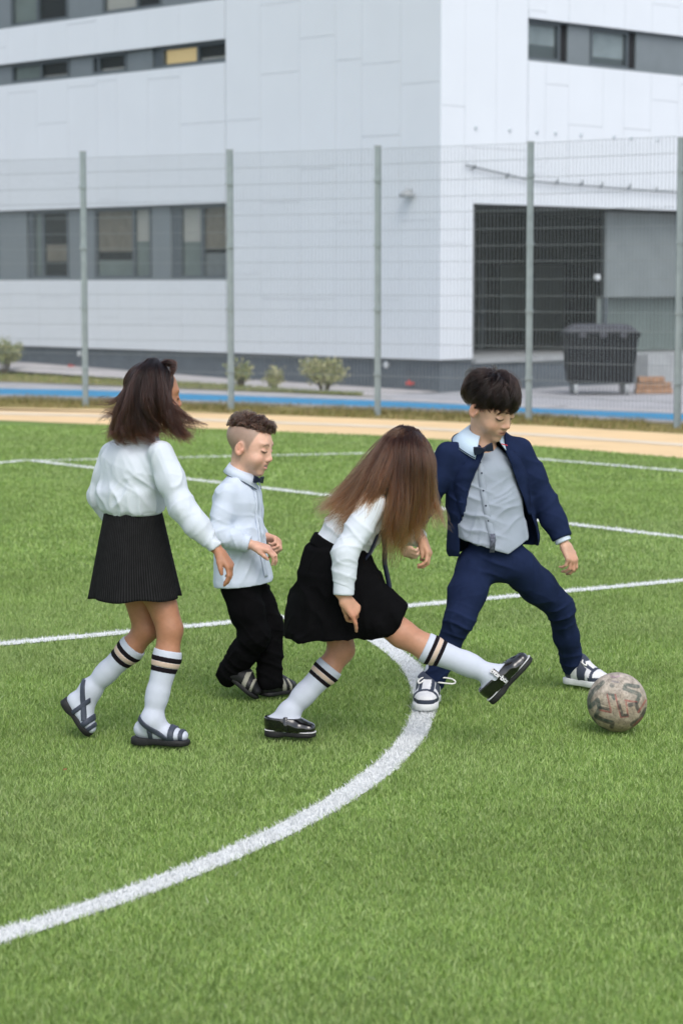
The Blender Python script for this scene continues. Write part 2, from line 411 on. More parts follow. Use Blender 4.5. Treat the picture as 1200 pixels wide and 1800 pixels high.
# ------------------------------------------------------------------ ground sheets
def sheet(name, poly, z, m, parent=None):
    V = [(p[0], p[1], z) for p in poly]
    me = bpy.data.meshes.new(name); me.from_pydata(V, [], [tuple(range(len(V)))])
    bm = bmesh.new(); bm.from_mesh(me)
    for f in bm.faces:
        if f.normal.z < 0: f.normal_flip()
    bmesh.ops.triangulate(bm, faces=bm.faces); bm.to_mesh(me); bm.free()
    me.materials.append(m); o = link(bpy.data.objects.new(name, me), parent); o['kind'] = 'structure'; return o
def edge(pts, ext=14):
    g = [G(x, y)[:2] for x, y in pts]
    a = g[0]+unit(g[0]-g[1])*ext; b = g[-1]+unit(g[-1]-g[-2])*ext
    return [a]+g+[b]
E_YN = edge([(0,737),(180,744),(500,757),(660,763),(960,783),(1200,803)])
E_YF = edge([(0,715),(200,718),(480,728),(700,736),(960,747),(1200,761)])
E_BN = edge([(0,695),(150,699),(500,711),(700,718),(960,730),(1200,742)])
E_BF = edge([(0,682),(150,685),(500,698),(700,705),(960,718),(1200,727)])
E_KF = edge([(0,669),(150,675),(500,688),(700,697),(960,714),(1200,724)])
E_GF = edge([(0,650),(150,658),(330,671),(500,685),(620,692)], 8)
def band(name, e0, e1, z, m): return sheet(name, list(e0)+list(e1)[::-1], z, m)
sheet('ground', [(-260,-120),(260,-120),(260,500),(-260,500)], -.024, M['paving'])
sheet('turf_field', [(-40,-30),(40,-30)]+list(E_YN)[::-1], -.016, M['turf'])
band('yellow_running_track', E_YN, E_YF, -.012, M['yellow'])
mid = [(np.array(a)*.5+np.array(b)*.5) for a, b in zip(E_YN, E_YF)]
def offs(e, d): return [np.array(p)+np.array((0, d)) for p in e]
band('worn_track_line', offs(mid, -.22), offs(mid, .25), -.008, M['worn'])
band('dry_grass_verge', E_YF, E_BN, -.012, M['drygrass'])
band('blue_path', E_BN, E_BF, -.008, M['bluetrack'])
gk = [p for p in E_KF[:5]]
sheet('grass_verge', list(gk)+list(E_GF[:-1])[::-1], -.014, M['drygrass'])
def kerb(name, e, w, h, z0=-.02):
    mb = MB(); e = [np.array((*p, z0)) for p in e]
    for a, b in zip(e[:-1], e[1:]):
        d = unit(b-a); n = A3(-d[1], d[0], 0)
        mb.box(a-d*.01, (b-a)+d*.02, n*w, A3(0, 0, h))
    o = mb.build(name, M['kerb']); o['kind'] = 'structure'; return o
kerb('near_path_kerb', offs(E_BN, -.20), .18, .035)
kerb('far_path_kerb', E_BF, .45, .03)

# ------------------------------------------------------------------ school building (two walls meeting at a corner)
ANG = math.radians(46)
CORN = A3(1.478, 34.38, 0)
DL = A3(-math.cos(ANG), math.sin(ANG), 0); DR = A3(math.sin(ANG), math.cos(ANG), 0)
NL = A3(-math.sin(ANG), -math.cos(ANG), 0); NR = A3(math.cos(ANG), -math.sin(ANG), 0)   # outward
BL = empty('school_building', tuple(CORN), 'modern school building with white cladding panels and grey ribbon windows behind the fence', 'building')
WT = 9.0; LL = 24.0; LR = 12.0; ZB = .472
def wp(w, s, z, o=0.):
    d, n = (DL, NL) if w == 'L' else (DR, NR); return CORN+d*s+n*o+A3(0, 0, z)
def wbox(mb, w, s0, s1, z0, z1, o0, o1):
    d, n = (DL, NL) if w == 'L' else (DR, NR)
    return mb.box(wp(w, s0, z0, o0), d*(s1-s0), A3(0, 0, z1-z0), n*(o1-o0))
# openings: (s0,s1,z0,z1)
OPL = [(4.86, LL, 1.675, 2.945), (4.86, LL, 5.23, 5.61), (4.86, LL, 6.255, 7.4)]
OPR = [(1.96, LR, 5.055, 5.705), (.735, 7.6, ZB, 2.83)]
def minus(rects, o):
    out = []
    for (a, b, c, d) in rects:
        p, q, r, t = o
        if q <= a or p >= b or t <= c or r >= d: out.append((a, b, c, d)); continue
        if p > a: out.append((a, p, c, d))
        if q < b: out.append((q, b, c, d))
        a2, b2 = max(a, p), min(b, q)
        if r > c: out.append((a2, b2, c, r))
        if t < d: out.append((a2, b2, t, d))
    return out
def cladding(w, L, ops, cols):
    # backing wall with openings, then panels standing 3 cm proud with open joints
    mb = MB()
    for (a, b, c, d) in [r for r0 in [[(0, L, ZB, WT)]] for r in _multi(r0, ops)]: wbox(mb, w, a+(.02 if a == 0 else 0), b, c+.012, d, -.30, -.035)
    mb.build('wall', M['joint'], BL)
    rnd = random.Random(5 if w == 'L' else 9)
    s = 0.0; i = 0
    while s < L:
        wd = cols[i % len(cols)]; e = min(L, s+wd)
        z = ZB; zj = [ZB]
        z += rnd.choice((.55, .9, 1.3, 1.75, 2.1))
        while z < WT-.4: zj.append(z); z += rnd.choice((1.1, 1.55, 2.05, 2.5))
        zj.append(WT)
        for z0, z1 in zip(zj[:-1], zj[1:]):
            for (a, b, c, d) in _multi([(s, e, z0, z1)], ops):
                if b-a < .04 or d-c < .04: continue
                g = .0025; m2 = MB(); wbox(m2, w, a+g, b-g, c+g, d-g, -.032, rnd.uniform(-.0015, .0015)); m2.build('panel', M['panel'], BL)
        s = e; i += 1
def _multi(r, ops):
    for o in ops: r = minus(r, o)
    return r
cladding('L', LL, OPL, (.84, .84, .58, .82, .93, .87, 1.15))
cladding('R', LR, OPR, (.53, .70, .72, .42, .55, .85))
mb = MB(); mb.box(wp('L', .02, ZB+.1, -.29), DL*.05, DR*0.0+NL*-.01, A3(0,0,WT-ZB-.2))
def part(name, m, w, s0, s1, z0, z1, o0, o1, parent=BL):
    mb = MB(); wbox(mb, w, s0, s1, z0, z1, o0, o1); return mb.build(name, m, parent)
# plinth (set back) and its little fittings
part('plinth', M['plinth'], 'L', .14, LL, -.03, ZB+.03, -.32, -.09)
part('plinth', M['plinth'], 'R', .10, .80, -.03, ZB+.03, -.32, -.09)
def vent(w, s, z):
    mb = MB(); n = NL if w == 'L' else NR; c = wp(w, s, z, -.09); mb.tube([c, c+n*.03, c+n*.05], [.055,.055,.03], 14); mb.build('vent_cap', M['whitemetal'], BL)
for s in (8.95, 2.95, 1.21): vent('L', s, .37)
for w, s, z in (('L', 9.1, .13), ('L', .62, .10)):
    mb = MB(); c = wp(w, s, z, -.08); n = NL; mb.tube([c, c+n*.10], .018, 8); mb.tube([c+n*.1-DL*.05, c+n*.1+DL*.05], .028, 8); mb.tube([c+n*.1, c+n*.1+A3(0,0,.06)], .012, 6); mb.build('water_tap', M['redvalve'], BL)
mb = MB(); c = wp('L', .61, 2.96, 0)
mb.tube([c+A3(0,0,.05), c+NL*.05+A3(0,0,.06), c+NL*.12+A3(0,0,.04)], [.03,.035,.03], 10); mb.tube([c+NL*.10+A3(0,0,.06), c+NL*.10+A3(0,0,.0), c+NL*.10+A3(0,0,-.04)], [.04,.12,.10], 14)
mb.build('wall_lamp', M['ledge'], BL, smooth=True)
# sloping concrete apron at the wall foot
z0, z1 = .15, .0
ap = [wp('L', LL, .2, -.1), wp('L', 10.6, .17, -.1), wp('L', 5, .05, -.1), wp('L', .1, -.005, -.1), wp('L', .1, -.03, 1.3), wp('L', 5, .0, .75), wp('L', 10.6, .06, .7), wp('L', LL, .08, .7)]
me = bpy.data.meshes.new('concrete_apron'); me.from_pydata([tuple(p) for p in ap], [], [(0,1,6,7),(1,2,5,6),(2,3,4,5)]); me.materials.append(M['kerb'])
o = link(bpy.data.objects.new('concrete_apron', me)); o['kind'] = 'structure'

# ribbon windows of the left wall: each window has frame, panes, what stands behind it; grey panels between
def ribbon_base(w, s0, s1, z0, z1, depth=.16):
    part('head_soffit', M['frame'], w, s0, s1, z1-.02, z1+.006, -.30, -.034)
    part('sill', M['framelight'], w, s0, s1, z0-.006, z0+.035, -.30, -.02)
    part('jamb', M['frame'], w, s0-.006, s0+.02, z0+.035, z1-.02, -.30, -.034)
def solid(w, s0, s1, z0, z1): part('infill_panel', M['framelight'], w, s0+.004, s1-.004, z0, z1, -.22, -.10)
def window(w, s0, s1, z0, z1, splits, backs, transom=None):
    """splits: fractions of mullions; backs: one entry per pane = list of (z fraction lo, hi, material)"""
    fr = MB(); t = .045; o0, o1 = -.15, -.08
    for a, b in ((s0, s0+t), (s1-t, s1)): wbox(fr, w, a, b, z0, z1, o0, o1)
    wbox(fr, w, s0+t, s1-t, z0, z0+t, o0, o1); wbox(fr, w, s0+t, s1-t, z1-t, z1, o0, o1)
    xs = [s0+t]+[s0+(s1-s0)*f for f in splits]+[s1-t]
    for x in xs[1:-1]: wbox(fr, w, x-t*.6, x+t*.6, z0+t, z1-t, o0, o1)
    f = fr.build('window_frame', M['frame'], BL)
    for i, bk in enumerate(backs):
        a, b = xs[i]+.028, xs[i+1]-.028
        part('pane', M['glass'], w, a, b, z0+t, z1-t, -.118, -.114, f)
        for lo, hi, m in bk:
            part('room_backdrop', m, w, a-.02, b+.02, z0+(z1-z0)*lo+.002, z0+(z1-z0)*hi-.002, -.168, -.156, f)
for s0, s1, z0, z1 in OPL: ribbon_base('L', s0, s1, z0, z1)
D_, C_, B_, R_ = M['dark'], M['curtain'], M['blind'], M['roomgreen']
za, zb_ = 1.71, 2.925
window('L', 4.88, 6.18, za, zb_, (.54, ), [[(0, .34, M['ledge']), (.34, .40, D_), (.40, 1, C_)], [(0, .5, R_), (.5, 1, B_)]])
solid('L', 6.42, 6.93, za, zb_); part('mullion_post', M['frame'], 'L', 6.18, 6.42, za, zb_, -.22, -.13)
window('L', 6.93, 8.50, za, zb_, (.30,), [[(0, .52, R_), (.52, 1, B_)], [(0, .26, R_), (.26, .38, D_), (.38, 1, C_)]])
solid('L', 8.50, 9.25, za, zb_)
window('L', 9.25, 10.35, za, zb_, (.70,), [[(0, .25, D_), (.25, .5, C_), (.5, 1, D_)], [(0, 1, R_)]])
part('mullion_post', M['frame'], 'L', 10.35, 10.53, za, zb_, -.22, -.13); solid('L', 10.53, 11.4, za, zb_)
window('L', 11.4, 13.2, za, zb_, (.5,), [[(0, .4, R_), (.4, 1, C_)], [(0, 1, D_)]]); solid('L', 13.2, 14.2, za, zb_); window('L', 14.2, 16.0, za, zb_, (.5,), [[(0, 1, C_)], [(0, 1, D_)]])
za, zb_ = 5.265, 5.59
window('L', 4.88, 6.6, za, zb_, (.45,), [[(0, .30, B_), (.30, 1, D_)], [(0, 1, M['litroom'])]])
part('mullion_post', M['frame'], 'L', 6.6, 6.86, za, zb_, -.22, -.13); solid('L', 6.86, 7.56, za, zb_)
window('L', 7.56, 8.5, za, zb_, (.82,), [[(0, .28, B_), (.28, 1, D_)], [(0, 1, D_)]]); solid('L', 8.5, 9.18, za, zb_)
window('L', 9.18, 10.9, za, zb_, (.48,), [[(0, .24, B_), (.24, 1, D_)], [(0, 1, R_)]]); solid('L', 10.9, 11.6, za, zb_); window('L', 11.6, 13.3, za, zb_, (.48,), [[(0, 1, D_)], [(0, 1, C_)]]); solid('L', 13.3, 14.2, za, zb_)  # pale low strip in the first dark pane paints in a sill reflection
za, zb_ = 6.29, 7.38
solid('L', 4.9, 6.6, za, zb_); window('L', 6.6, 8.2, za, zb_, (.40,), [[(0, 1, D_)], [(0, 1, B_)]]); solid('L', 8.2, 9.2, za, zb_)
window('L', 9.2, 10.9, za, zb_, (.52,), [[(0, 1, D_)], [(0, 1, R_)]]); solid('L', 10.9, 11.6, za, zb_); window('L', 11.6, 13.3, za, zb_, (.5,), [[(0, 1, C_)], [(0, 1, D_)]]); solid('L', 13.3, 14.3, za, zb_)
for za, zb_ in ((1.71, 2.925), (5.265, 5.59), (6.29, 7.38)):
    for k_ in range(3): solid('L', 16.1+k_*2.6, 16.9+k_*2.6, za, zb_); window('L', 16.9+k_*2.6, 18.6+k_*2.6, za, zb_, (.5,), [[(0, 1, C_)], [(0, 1, D_)]])
solid('L', 14.3, 16.1, 6.29, 7.38); solid('L', 14.2, 16.1, 5.265, 5.59)
# right wall: upper ribbon
M['skyreflect'] = mat('painted_sky_reflection', (.46,.52,.55), .9, .1, noise=.25, nscale=2.5)  # pale backdrop colour stands in for sky reflected in the upper panes
s0, s1, z0, z1 = OPR[0]; ribbon_base('R', s0, s1, z0, z1); za, zb_ = z0+.035, z1-.02
window('R', 1.99, 2.80, za, zb_, (), [[(0, .4, M['framelight']), (.4, 1, M['skyreflect'])]]); part('mullion_post', M['dark'], 'R', 2.80, 3.0, za, zb_, -.22, -.13); solid('R', 3.0, 3.55, za, zb_)
window('R', 3.55, 4.5, za, zb_, (), [[(0, .25, M['framelight']), (.25, 1, M['skyreflect'])]]); part('mullion_post', M['dark'], 'R', 4.5, 4.71, za, zb_, -.22, -.13); solid('R', 4.71, 6.3, za, zb_)
window('R', 6.3, 7.4, za, zb_, (), [[(0, 1, M['ledge'])]]); solid('R', 7.4, 9.5, za, zb_)
# right wall: sheltered entrance recess
M['recesspanel'] = mat('mid_grey_recess_panel', (.19,.22,.225), .6, .3, noise=.08, nscale=3)
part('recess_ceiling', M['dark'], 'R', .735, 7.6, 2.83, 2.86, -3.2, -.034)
part('recess_return', M['panel'], 'R', .70, .735, ZB, 2.83, -3.2, -.034)
part('blue_sign_strip', M['blue_sign'], 'R', .737, .75, .52, 1.0, -.30, -.04)
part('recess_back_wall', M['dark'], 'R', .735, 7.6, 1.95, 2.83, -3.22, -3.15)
part('recess_floor', M['ledge'], 'R', .80, 7.6, .40, ZB, -3.2, .02)
part('step_front', M['plinth'], 'R', .80, 7.6, -.03, .40, -.40, -.03)
for a, b, m in ((.9, 2.3, R_), (2.36, 3.1, M['framelight']), (3.16, 4.3, R_), (4.36, 5.6, D_), (5.66, 7.4, R_)):
    f = part('glazing_frame', M['frame'], 'R', a-.06, a, ZB, 1.95, -3.18, -3.08)
    part('pane', M['glass'], 'R', a, b, ZB+.05, 1.93, -3.13, -3.125, f); part('room_backdrop', m, 'R', a, b, ZB+.3, 1.95, -3.9, -3.88, f)
part('bench_rail', M['wood'], 'R', 1.0, 2.5, .72, .78, -2.6, -2.5)
part('infill_panel', M['recesspanel'], 'R', 4.33, 7.55, 1.39, 2.79, -.42, -.36)
f = part('glazing_frame', M['frame'], 'R', 4.33, 4.39, ZB, 1.385, -.44, -.36); part('pane', M['glass'], 'R', 4.39, 7.5, ZB+.04, 1.38, -.41, -.405, f); part('room_backdrop', M['roomgreen'], 'R', 4.39, 7.5, ZB+.02, 1.38, -.60, -.58, f)
mb = MB(); c = wp('R', 4.05, 1.72, -.34); mb.tube([c, c+NR*.05], [.05,.055], 14); mb.build('round_lamp', M['whitemetal'], BL)
# cable rail and its fixings on the right wall
mb = MB(); mb.tube([wp('R', .5, 3.40, .05), wp('R', 1.3, 3.30, .06), wp('R', 2.1, 3.20, .06), wp('R', 4, 3.155, .06), wp('R', 7.5, 3.09, .06)], .012, 6); mb.build('cable', M['frame'], BL)
for s, z in ((.68, 3.36), (1.45, 3.27), (2.6, 3.21), (3.2, 3.20), (3.7, 3.19), (4.4, 3.18), (5.1, 3.15)):
    mb = MB(); mb.tube([wp('R', s, z-.02, 0), wp('R', s, z, .07), wp('R', s, z+.05, .07)], .012, 6); mb.build('cable_bracket', M['frame'], BL)
for s in (.763, 1.537, 2.174, 2.607, 3.23, 4.055, 4.492, 5.19, 6.0):
    mb = MB(); c = wp('R', s, 3.97, .0); mb.tube([c, c+NR*.03], [.03,.022], 10); mb.build('wall_anchor', M['joint'], BL)

# the rest of the block: roof, rear walls and the inner core wall behind the recess
mb = MB(); mb.prism([wp('L', 0, WT, -.02), wp('R', LR, WT, -.02), CORN+DL*LL+DR*LR+A3(0,0,WT), wp('L', LL, WT, -.02)], (0, 0, .25)); mb.build('roof', M['joint'], BL)
mb = MB(); mb.box(wp('L', LL, 0, -.3)+DL*.002, DR*(LR-.3), DL*.3, A3(0,0,WT-.01)); mb.box(wp('R', LR, 0, -.3)+DR*.002, DL*(LL-.3), DR*.3, A3(0,0,WT-.01)); mb.build('rear_wall', M['joint'], BL)
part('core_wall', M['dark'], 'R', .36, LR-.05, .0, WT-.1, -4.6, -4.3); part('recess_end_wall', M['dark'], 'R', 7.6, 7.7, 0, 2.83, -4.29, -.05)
# ------------------------------------------------------------------ bin, timber, shrubs
BN = P(1052, 690, 34.0); BN[2] = -.02
bn = empty('waste_container', tuple(BN), 'black wheeled waste container with worn lid in front of the entrance', 'bin')
bx = lambda c, hx, hy, hz: MB().cbox((BN[0]+c[0], BN[1]+c[1], BN[2]+c[2]), hx, hy, hz)
q = MB()
def frust(mb, z0, z1, a0, b0, a1, b1):
    V = [(BN[0]+sx*a, BN[1]+sy*b, BN[2]+z) for z, a, b in ((z0, a0, b0), (z1, a1, b1)) for sx, sy in ((-1,-1),(1,-1),(1,1),(-1,1))]
    mb.add(V, [(3,2,1,0),(4,5,6,7)]+[(i, (i+1) % 4, 4+(i+1) % 4, 4+i) for i in range(4)])
frust(q, .17, .86, .46, .36, .53, .43); q.build('body', M['binblack'], bn, bevel=.02)
q = MB(); frust(q, .86, .92, .56, .46, .56, .46); q.build('rim', M['binblack'], bn, bevel=.012)
q = MB(); frust(q, .925, 1.04, .55, .45, .40, .30); q.build('lid', M['binlid'], bn, bevel=.03)
for x in (-.3, 0, .3):
    bx((x, -.47, .9), .05, .03, .05).build('latch', M['binlid'], bn, bevel=.008)
for sx in (-1, 1):
    for sy in (-1, 1):
        c = A3(BN[0]+sx*.38, BN[1]+sy*.3, BN[2]+.085); mb = MB(); mb.tube([c-A3(.03,0,0), c+A3(.03,0,0)], .085, 16); w_ = mb.build('wheel', M['ledge'], bn)
        bx((sx*.38, sy*.3, .16), .045, .04, .03).build('caster_bracket', M['framelight'], bn)
for i, (x0, x1, zz, y) in enumerate(((1117, 1182, 0.0, 34.1), (1118, 1180, .085, 34.12), (1121, 1168, .17, 34.1))):
    a = P(x0, 690, y); b = P(x1, 690, y); mb = MB(); mb.box((a[0], y, -.02+zz), (b[0]-a[0], .05, 0), (0, .22, 0), (0, 0, .078))
    o = mb.build('timber_beam', M['wood'], bevel=.006); tag(o, ('lowest of the stacked brown timber beams beside the waste container', 'middle of the stacked brown timber beams beside the waste container', 'topmost, shortest brown timber beam beside the waste container')[i], 'timber', 'timber beams beside the container')
part('side_wall', M['ledge'], 'R', 4.7, 8.0, -.02, .46, -.02, .25)

def shrub(px, py, Y, w, h, n, label, seed, pal):
    r = np.random.default_rng(seed); g = P(px, py, Y); base = A3(g[0], Y, -.02)
    e = empty('shrub', tuple(base), label, 'shrub', 'low shrubs along the school wall')
    mb = MB(); tips = []
    for i in range(26):
        a = r.uniform(0, 2*math.pi); rad = r.uniform(.2, 1)*w*.5; t = base+A3(math.cos(a)*rad, math.sin(a)*rad*.8, h*r.uniform(.45, 1.0)*(1-.25*rad/w))
        m_ = base+(t-base)*.5+A3(0, 0, h*.12); mb.tube([base+A3(math.cos(a), math.sin(a), 0)*.03, m_, t], [.008, .005, .002], 4); tips += [m_, (m_+t)/2, t]
    mb.build('stem', M['twig'], e)
    tips = np.array(tips); c = tips[r.integers(0, len(tips), n)]+r.normal(0, .045, (n, 3))
    d = r.normal(0, 1, (n, 3)); d /= np.linalg.norm(d, axis=1)[:, None]; d[:, 2] = np.abs(d[:, 2]); u = np.cross(d, r.normal(0, 1, (n, 3))); u /= np.linalg.norm(u, axis=1)[:, None]
    L = r.uniform(.03, .06, n)[:, None]; W = L*.35
    V = np.stack([c, c+d*L*.5+u*W, c+d*L, c+d*L*.5-u*W], 1).reshape(-1, 3)
    Q = np.arange(4*n).reshape(-1, 4); pal = np.array(pal); cl = pal[r.integers(0, len(pal), n)]*r.uniform(.7, 1.25, (n, 1))
    fast_mesh('foliage', V, Q, M['leaf'], e, smooth=False, col=np.repeat(cl, 4, 0))
OL = [(.34,.36,.15), (.42,.41,.21), (.25,.28,.11), (.46,.43,.25)]; GR = [(.20,.26,.11), (.28,.32,.14), (.17,.22,.09)]
shrub(8, 648, 41.0, .75, .62, 1600, 'grey green shrub at the far left edge beneath the windows', 1, GR+OL)
shrub(425, 676, 36.0, .42, .38, 1100, 'small olive shrub behind the second fence post from the left', 2, OL+GR)
shrub(482, 682, 35.4, .34, .30, 800, 'smallest thin olive shrub between two larger shrubs by the plinth', 3, OL)
shrub(570, 689, 34.2, .68, .50, 2200, 'widest yellow green shrub against the grey plinth', 4, OL)

# ------------------------------------------------------------------ mesh fence
POSTS = [G(x, y)[:2] for x, y in ((-108,704),(151,712),(406,720),(663,728),(928,738),(1189,750),(1455,764))]
TOPS = [3.38, 3.36, 3.32, 3.31, 3.29, 3.26, 3.24]
fe = empty('mesh_fence', (POSTS[3][0], POSTS[3][1], 0), 'tall galvanised welded mesh fence on square steel posts', 'fence')
for (x, y), t in zip(POSTS, TOPS):
    mb = MB(); mb.cbox((x, y, t/2-.02), .04, .03, t/2+.01); p_ = mb.build('post', M['post'], fe, bevel=.004)
    mb = MB(); mb.cbox((x, y, t+.002), .043, .033, .012); mb.build('post_cap', M['wire'], p_)
    for z in (.5, 1.3, 2.1, 2.9):
        mb = MB(); mb.cbox((x, y-.036, z), .05, .008, .02); mb.build('clamp', M['post'], p_)
for (x0, y0), (x1, y1) in zip(POSTS[:-1], POSTS[1:]):
    a = A3(x0, y0, 0); b = A3(x1, y1, 0); L = np.linalg.norm(b-a); d = (b-a)/L; n = A3(-d[1], d[0], 0); mb = MB(); r = .0024
    a = a+n*-.03
    for s in np.arange(.07, L-.05, .05): mb.box(a+d*(s-r)-n*r+A3(0,0,.05), d*2*r, n*2*r, A3(0,0,3.22))
    for k in range(17):
        z = .08+k*.2; zz = z+(.012 if k % 3 == 0 else 0)
        for o in (-.008, .006): mb.box(a+d*.05+n*o+A3(0,0,zz-r), d*(L-.1), n*.004, A3(0,0,2*r))
    o = mb.build('wire_panel', M['wire'], fe); o['kind'] = 'stuff'
# ------------------------------------------------------------------ pitch markings and turf fibres
def gl(*pts): return np.array([G(x, y)[:2] for x, y in pts])
cp = gl((0,1635),(250,1558),(450,1488),(600,1390),(740,1250),(735,1200),(700,1145),(665,1122))
sol = np.linalg.lstsq(np.c_[2*cp, np.ones(len(cp))], (cp**2).sum(1), rcond=None)[0]
CC = sol[:2]; CR = math.sqrt(sol[2]+CC@CC)
a0 = math.atan2(*(G(-260,1745)[:2]-CC)[::-1]); a1 = math.atan2(*(G(612,1083)[:2]-CC)[::-1])
arc = np.array([CC+CR*A3(math.cos(a), math.sin(a), 0)[:2] for a in np.linspace(a0, a1, 60)])
LINES = [('centre_arc_line', arc, .090), ('halfway_line', gl((-260,1152),(0,1128),(1200,1017),(1460,993)), .10),
         ('box_line', gl((50,807),(1200,942),(1500,977)), .10), ('box_side_line', gl((-200,829),(50,807)), .10),
         ('far_line', gl((60,808),(645,795),(800,792)), .08), ('side_line', gl((800,793),(1200,826),(1500,851)), .10)]
def pldist(p, L):
    d = np.full(len(p), 9.0)
    for a, b in zip(L[:-1], L[1:]):
        ab = b-a; t = np.clip(((p-a)@ab)/(ab@ab), 0, 1); d = np.minimum(d, np.hypot(*(p-a-t[:, None]*ab).T))
    return d
def strip_mesh(L, w):
    t = np.gradient(L, axis=0); t /= np.linalg.norm(t, axis=1)[:, None]; n = np.c_[-t[:, 1], t[:, 0]]
    z = np.full((len(L), 1), -.010); V = np.concatenate([np.c_[L-n*w/2, z], np.c_[L+n*w/2, z]]); k = len(L)
    i = np.arange(k-1); return V, np.stack([i, i+1, i+1+k, i+k], 1)
M['paint'] = mat('white_line_fibre', (.74,.76,.76), .8, .2, noise=.06, nscale=9)
edge_y = np.array([(p[0], p[1]) for p in E_YN])
def blades(pts, w, h, col, r, two=True, lean=.55, z0=-.016):
    n = len(pts); a = r.uniform(0, 2*math.pi, n); u = np.c_[np.cos(a), np.sin(a), np.zeros(n)]
    b = r.uniform(0, 2*math.pi, n); l = r.uniform(.25, lean+.35, n)*h
    # gentle common lay of the pile
    d = np.c_[np.cos(b)*l+h*.06, np.sin(b)*l-h*.03, np.zeros(n)]
    base = np.c_[pts, np.full(n, z0)]; w = (w*r.uniform(.7, 1.3, n))[:, None]; hh = np.c_[np.zeros(n), np.zeros(n), h*r.uniform(.65, 1.15, n)]
    if two:
        mid = base+d*.35+hh*.58; tip = base+d*1.15+hh
        V = np.stack([base-u*w/2, base+u*w/2, mid+u*w*.42, mid-u*w*.42, tip], 1).reshape(-1, 3); i = np.arange(n)*5
        F = [np.stack([i, i+1, i+2, i+3], 1), np.stack([i+3, i+2, i+4], 1)]; k = 5
    else:
        tip = base+d+hh; V = np.stack([base-u*w/2, base+u*w/2, tip], 1).reshape(-1, 3); i = np.arange(n)*3; F = [np.stack([i, i+1, i+2], 1)]; k = 3
    return V, F, np.repeat(col, k, 0)
PAL = np.array([(.215,.333,.078), (.262,.382,.110), (.180,.292,.060), (.318,.415,.160), (.272,.362,.108), (.232,.350,.084)])
def turfcol(p, r):
    n = len(p); c = PAL[r.integers(0, len(PAL), n)]*r.uniform(.82, 1.18, (n, 1))
    q = np.c_[p*1.7, np.zeros(n)]; q2 = np.c_[p*9, np.zeros(n)]
    f = 1+.09*fbm(q, 5, 2)+.10*fbm(q2, 9, 2); c = c*f[:, None]
    pale = np.clip(fbm(np.c_[p*.9, np.zeros(n)], 21, 2), 0, 1)[:, None]; return c*(1-.25*pale)+np.array((.30,.36,.17))*.25*pale
GV = {}
def region(y0, y1, dens, mar):
    hw = lambda y: y*.15+mar
    N = int(dens*(y1-y0)*(hw(y0)+hw(y1))); y = RNG.uniform(y0, y1, int(N*1.15)); x = RNG.uniform(-1, 1, len(y))*hw(y1)
    k = np.abs(x) < hw(y); p = np.c_[x, y][k]
    return p[p[:, 1] < np.interp(p[:, 0], edge_y[:, 0], edge_y[:, 1])-.02]
sets = [(4.9, 7.3, 18500, .5, .0026, .019, True), (7.3, 9.9, 16500, .7, .0026, .019, True), (9.9, 13, 10500, .9, .0044, .020, False), (13, 19, 3600, 1.2, .0075, .022, False), (19, 26.5, 1600, 1.5, .012, .022, False)]
acc = {'turf': [], **{n: [] for n, _, _ in LINES}}
for y0, y1, dens, mar, w, h, two in sets:
    p = region(y0, y1, dens, mar); done = np.zeros(len(p), bool)
    for nm, L, lw in LINES:
        d = pldist(p, L); m = (d < lw/2+RNG.normal(0, .004, len(p))) & ~done; done |= m
        if m.any():
            q = p[m]; col = np.array((.76,.78,.78))*RNG.uniform(.82, 1.08, (len(q), 1)); acc[nm].append(blades(q, w*1.15, h*.95, col, RNG, two))
            if two: q2 = q+RNG.normal(0, .004, q.shape); acc[nm].append(blades(q2, w*1.1, h, np.array((.78,.80,.80))*RNG.uniform(.82, 1.05, (len(q), 1)), RNG, two))
    q = p[~done]; acc['turf'].append(blades(q, w, h, turfcol(q, RNG), RNG, two))
st_ = np.concatenate([region(4.9, 7.3, 2, .3), region(7.3, 13, 2, .4)])
acc['turf'].append(blades(st_, .0018, .014, np.array((.50,.54,.42))*RNG.uniform(.7, 1.1, (len(st_), 1)), RNG, True, 2.2, -.004))
def merge(lst, pre=None):
    V = []; F3 = []; F4 = []; C = []; n = 0
    if pre is not None:
        V.append(pre[0]); F4.append(pre[1]); C.append(np.tile((.74,.76,.76), (len(pre[0]), 1))); n = len(pre[0])
    for v, fs, c in lst:
        for f in fs: (F4 if f.shape[1] == 4 else F3).append(f+n)
        V.append(v); C.append(c); n += len(v)
    return np.concatenate(V), [np.concatenate(q) for q in (F4, F3) if q], np.concatenate(C)
V, Fs, C = merge(acc['turf']); o = fast_mesh('turf_grass', V, Fs, M['blade'], smooth=True, col=C); tag(o, 'short green artificial grass of the pitch', 'grass', kind='stuff')
for nm, L, lw in LINES:
    V, Fs, C = merge(acc[nm], strip_mesh(L, lw)); o = fast_mesh(nm, V, Fs, M['blade'], smooth=True, col=C); o['kind'] = 'structure'
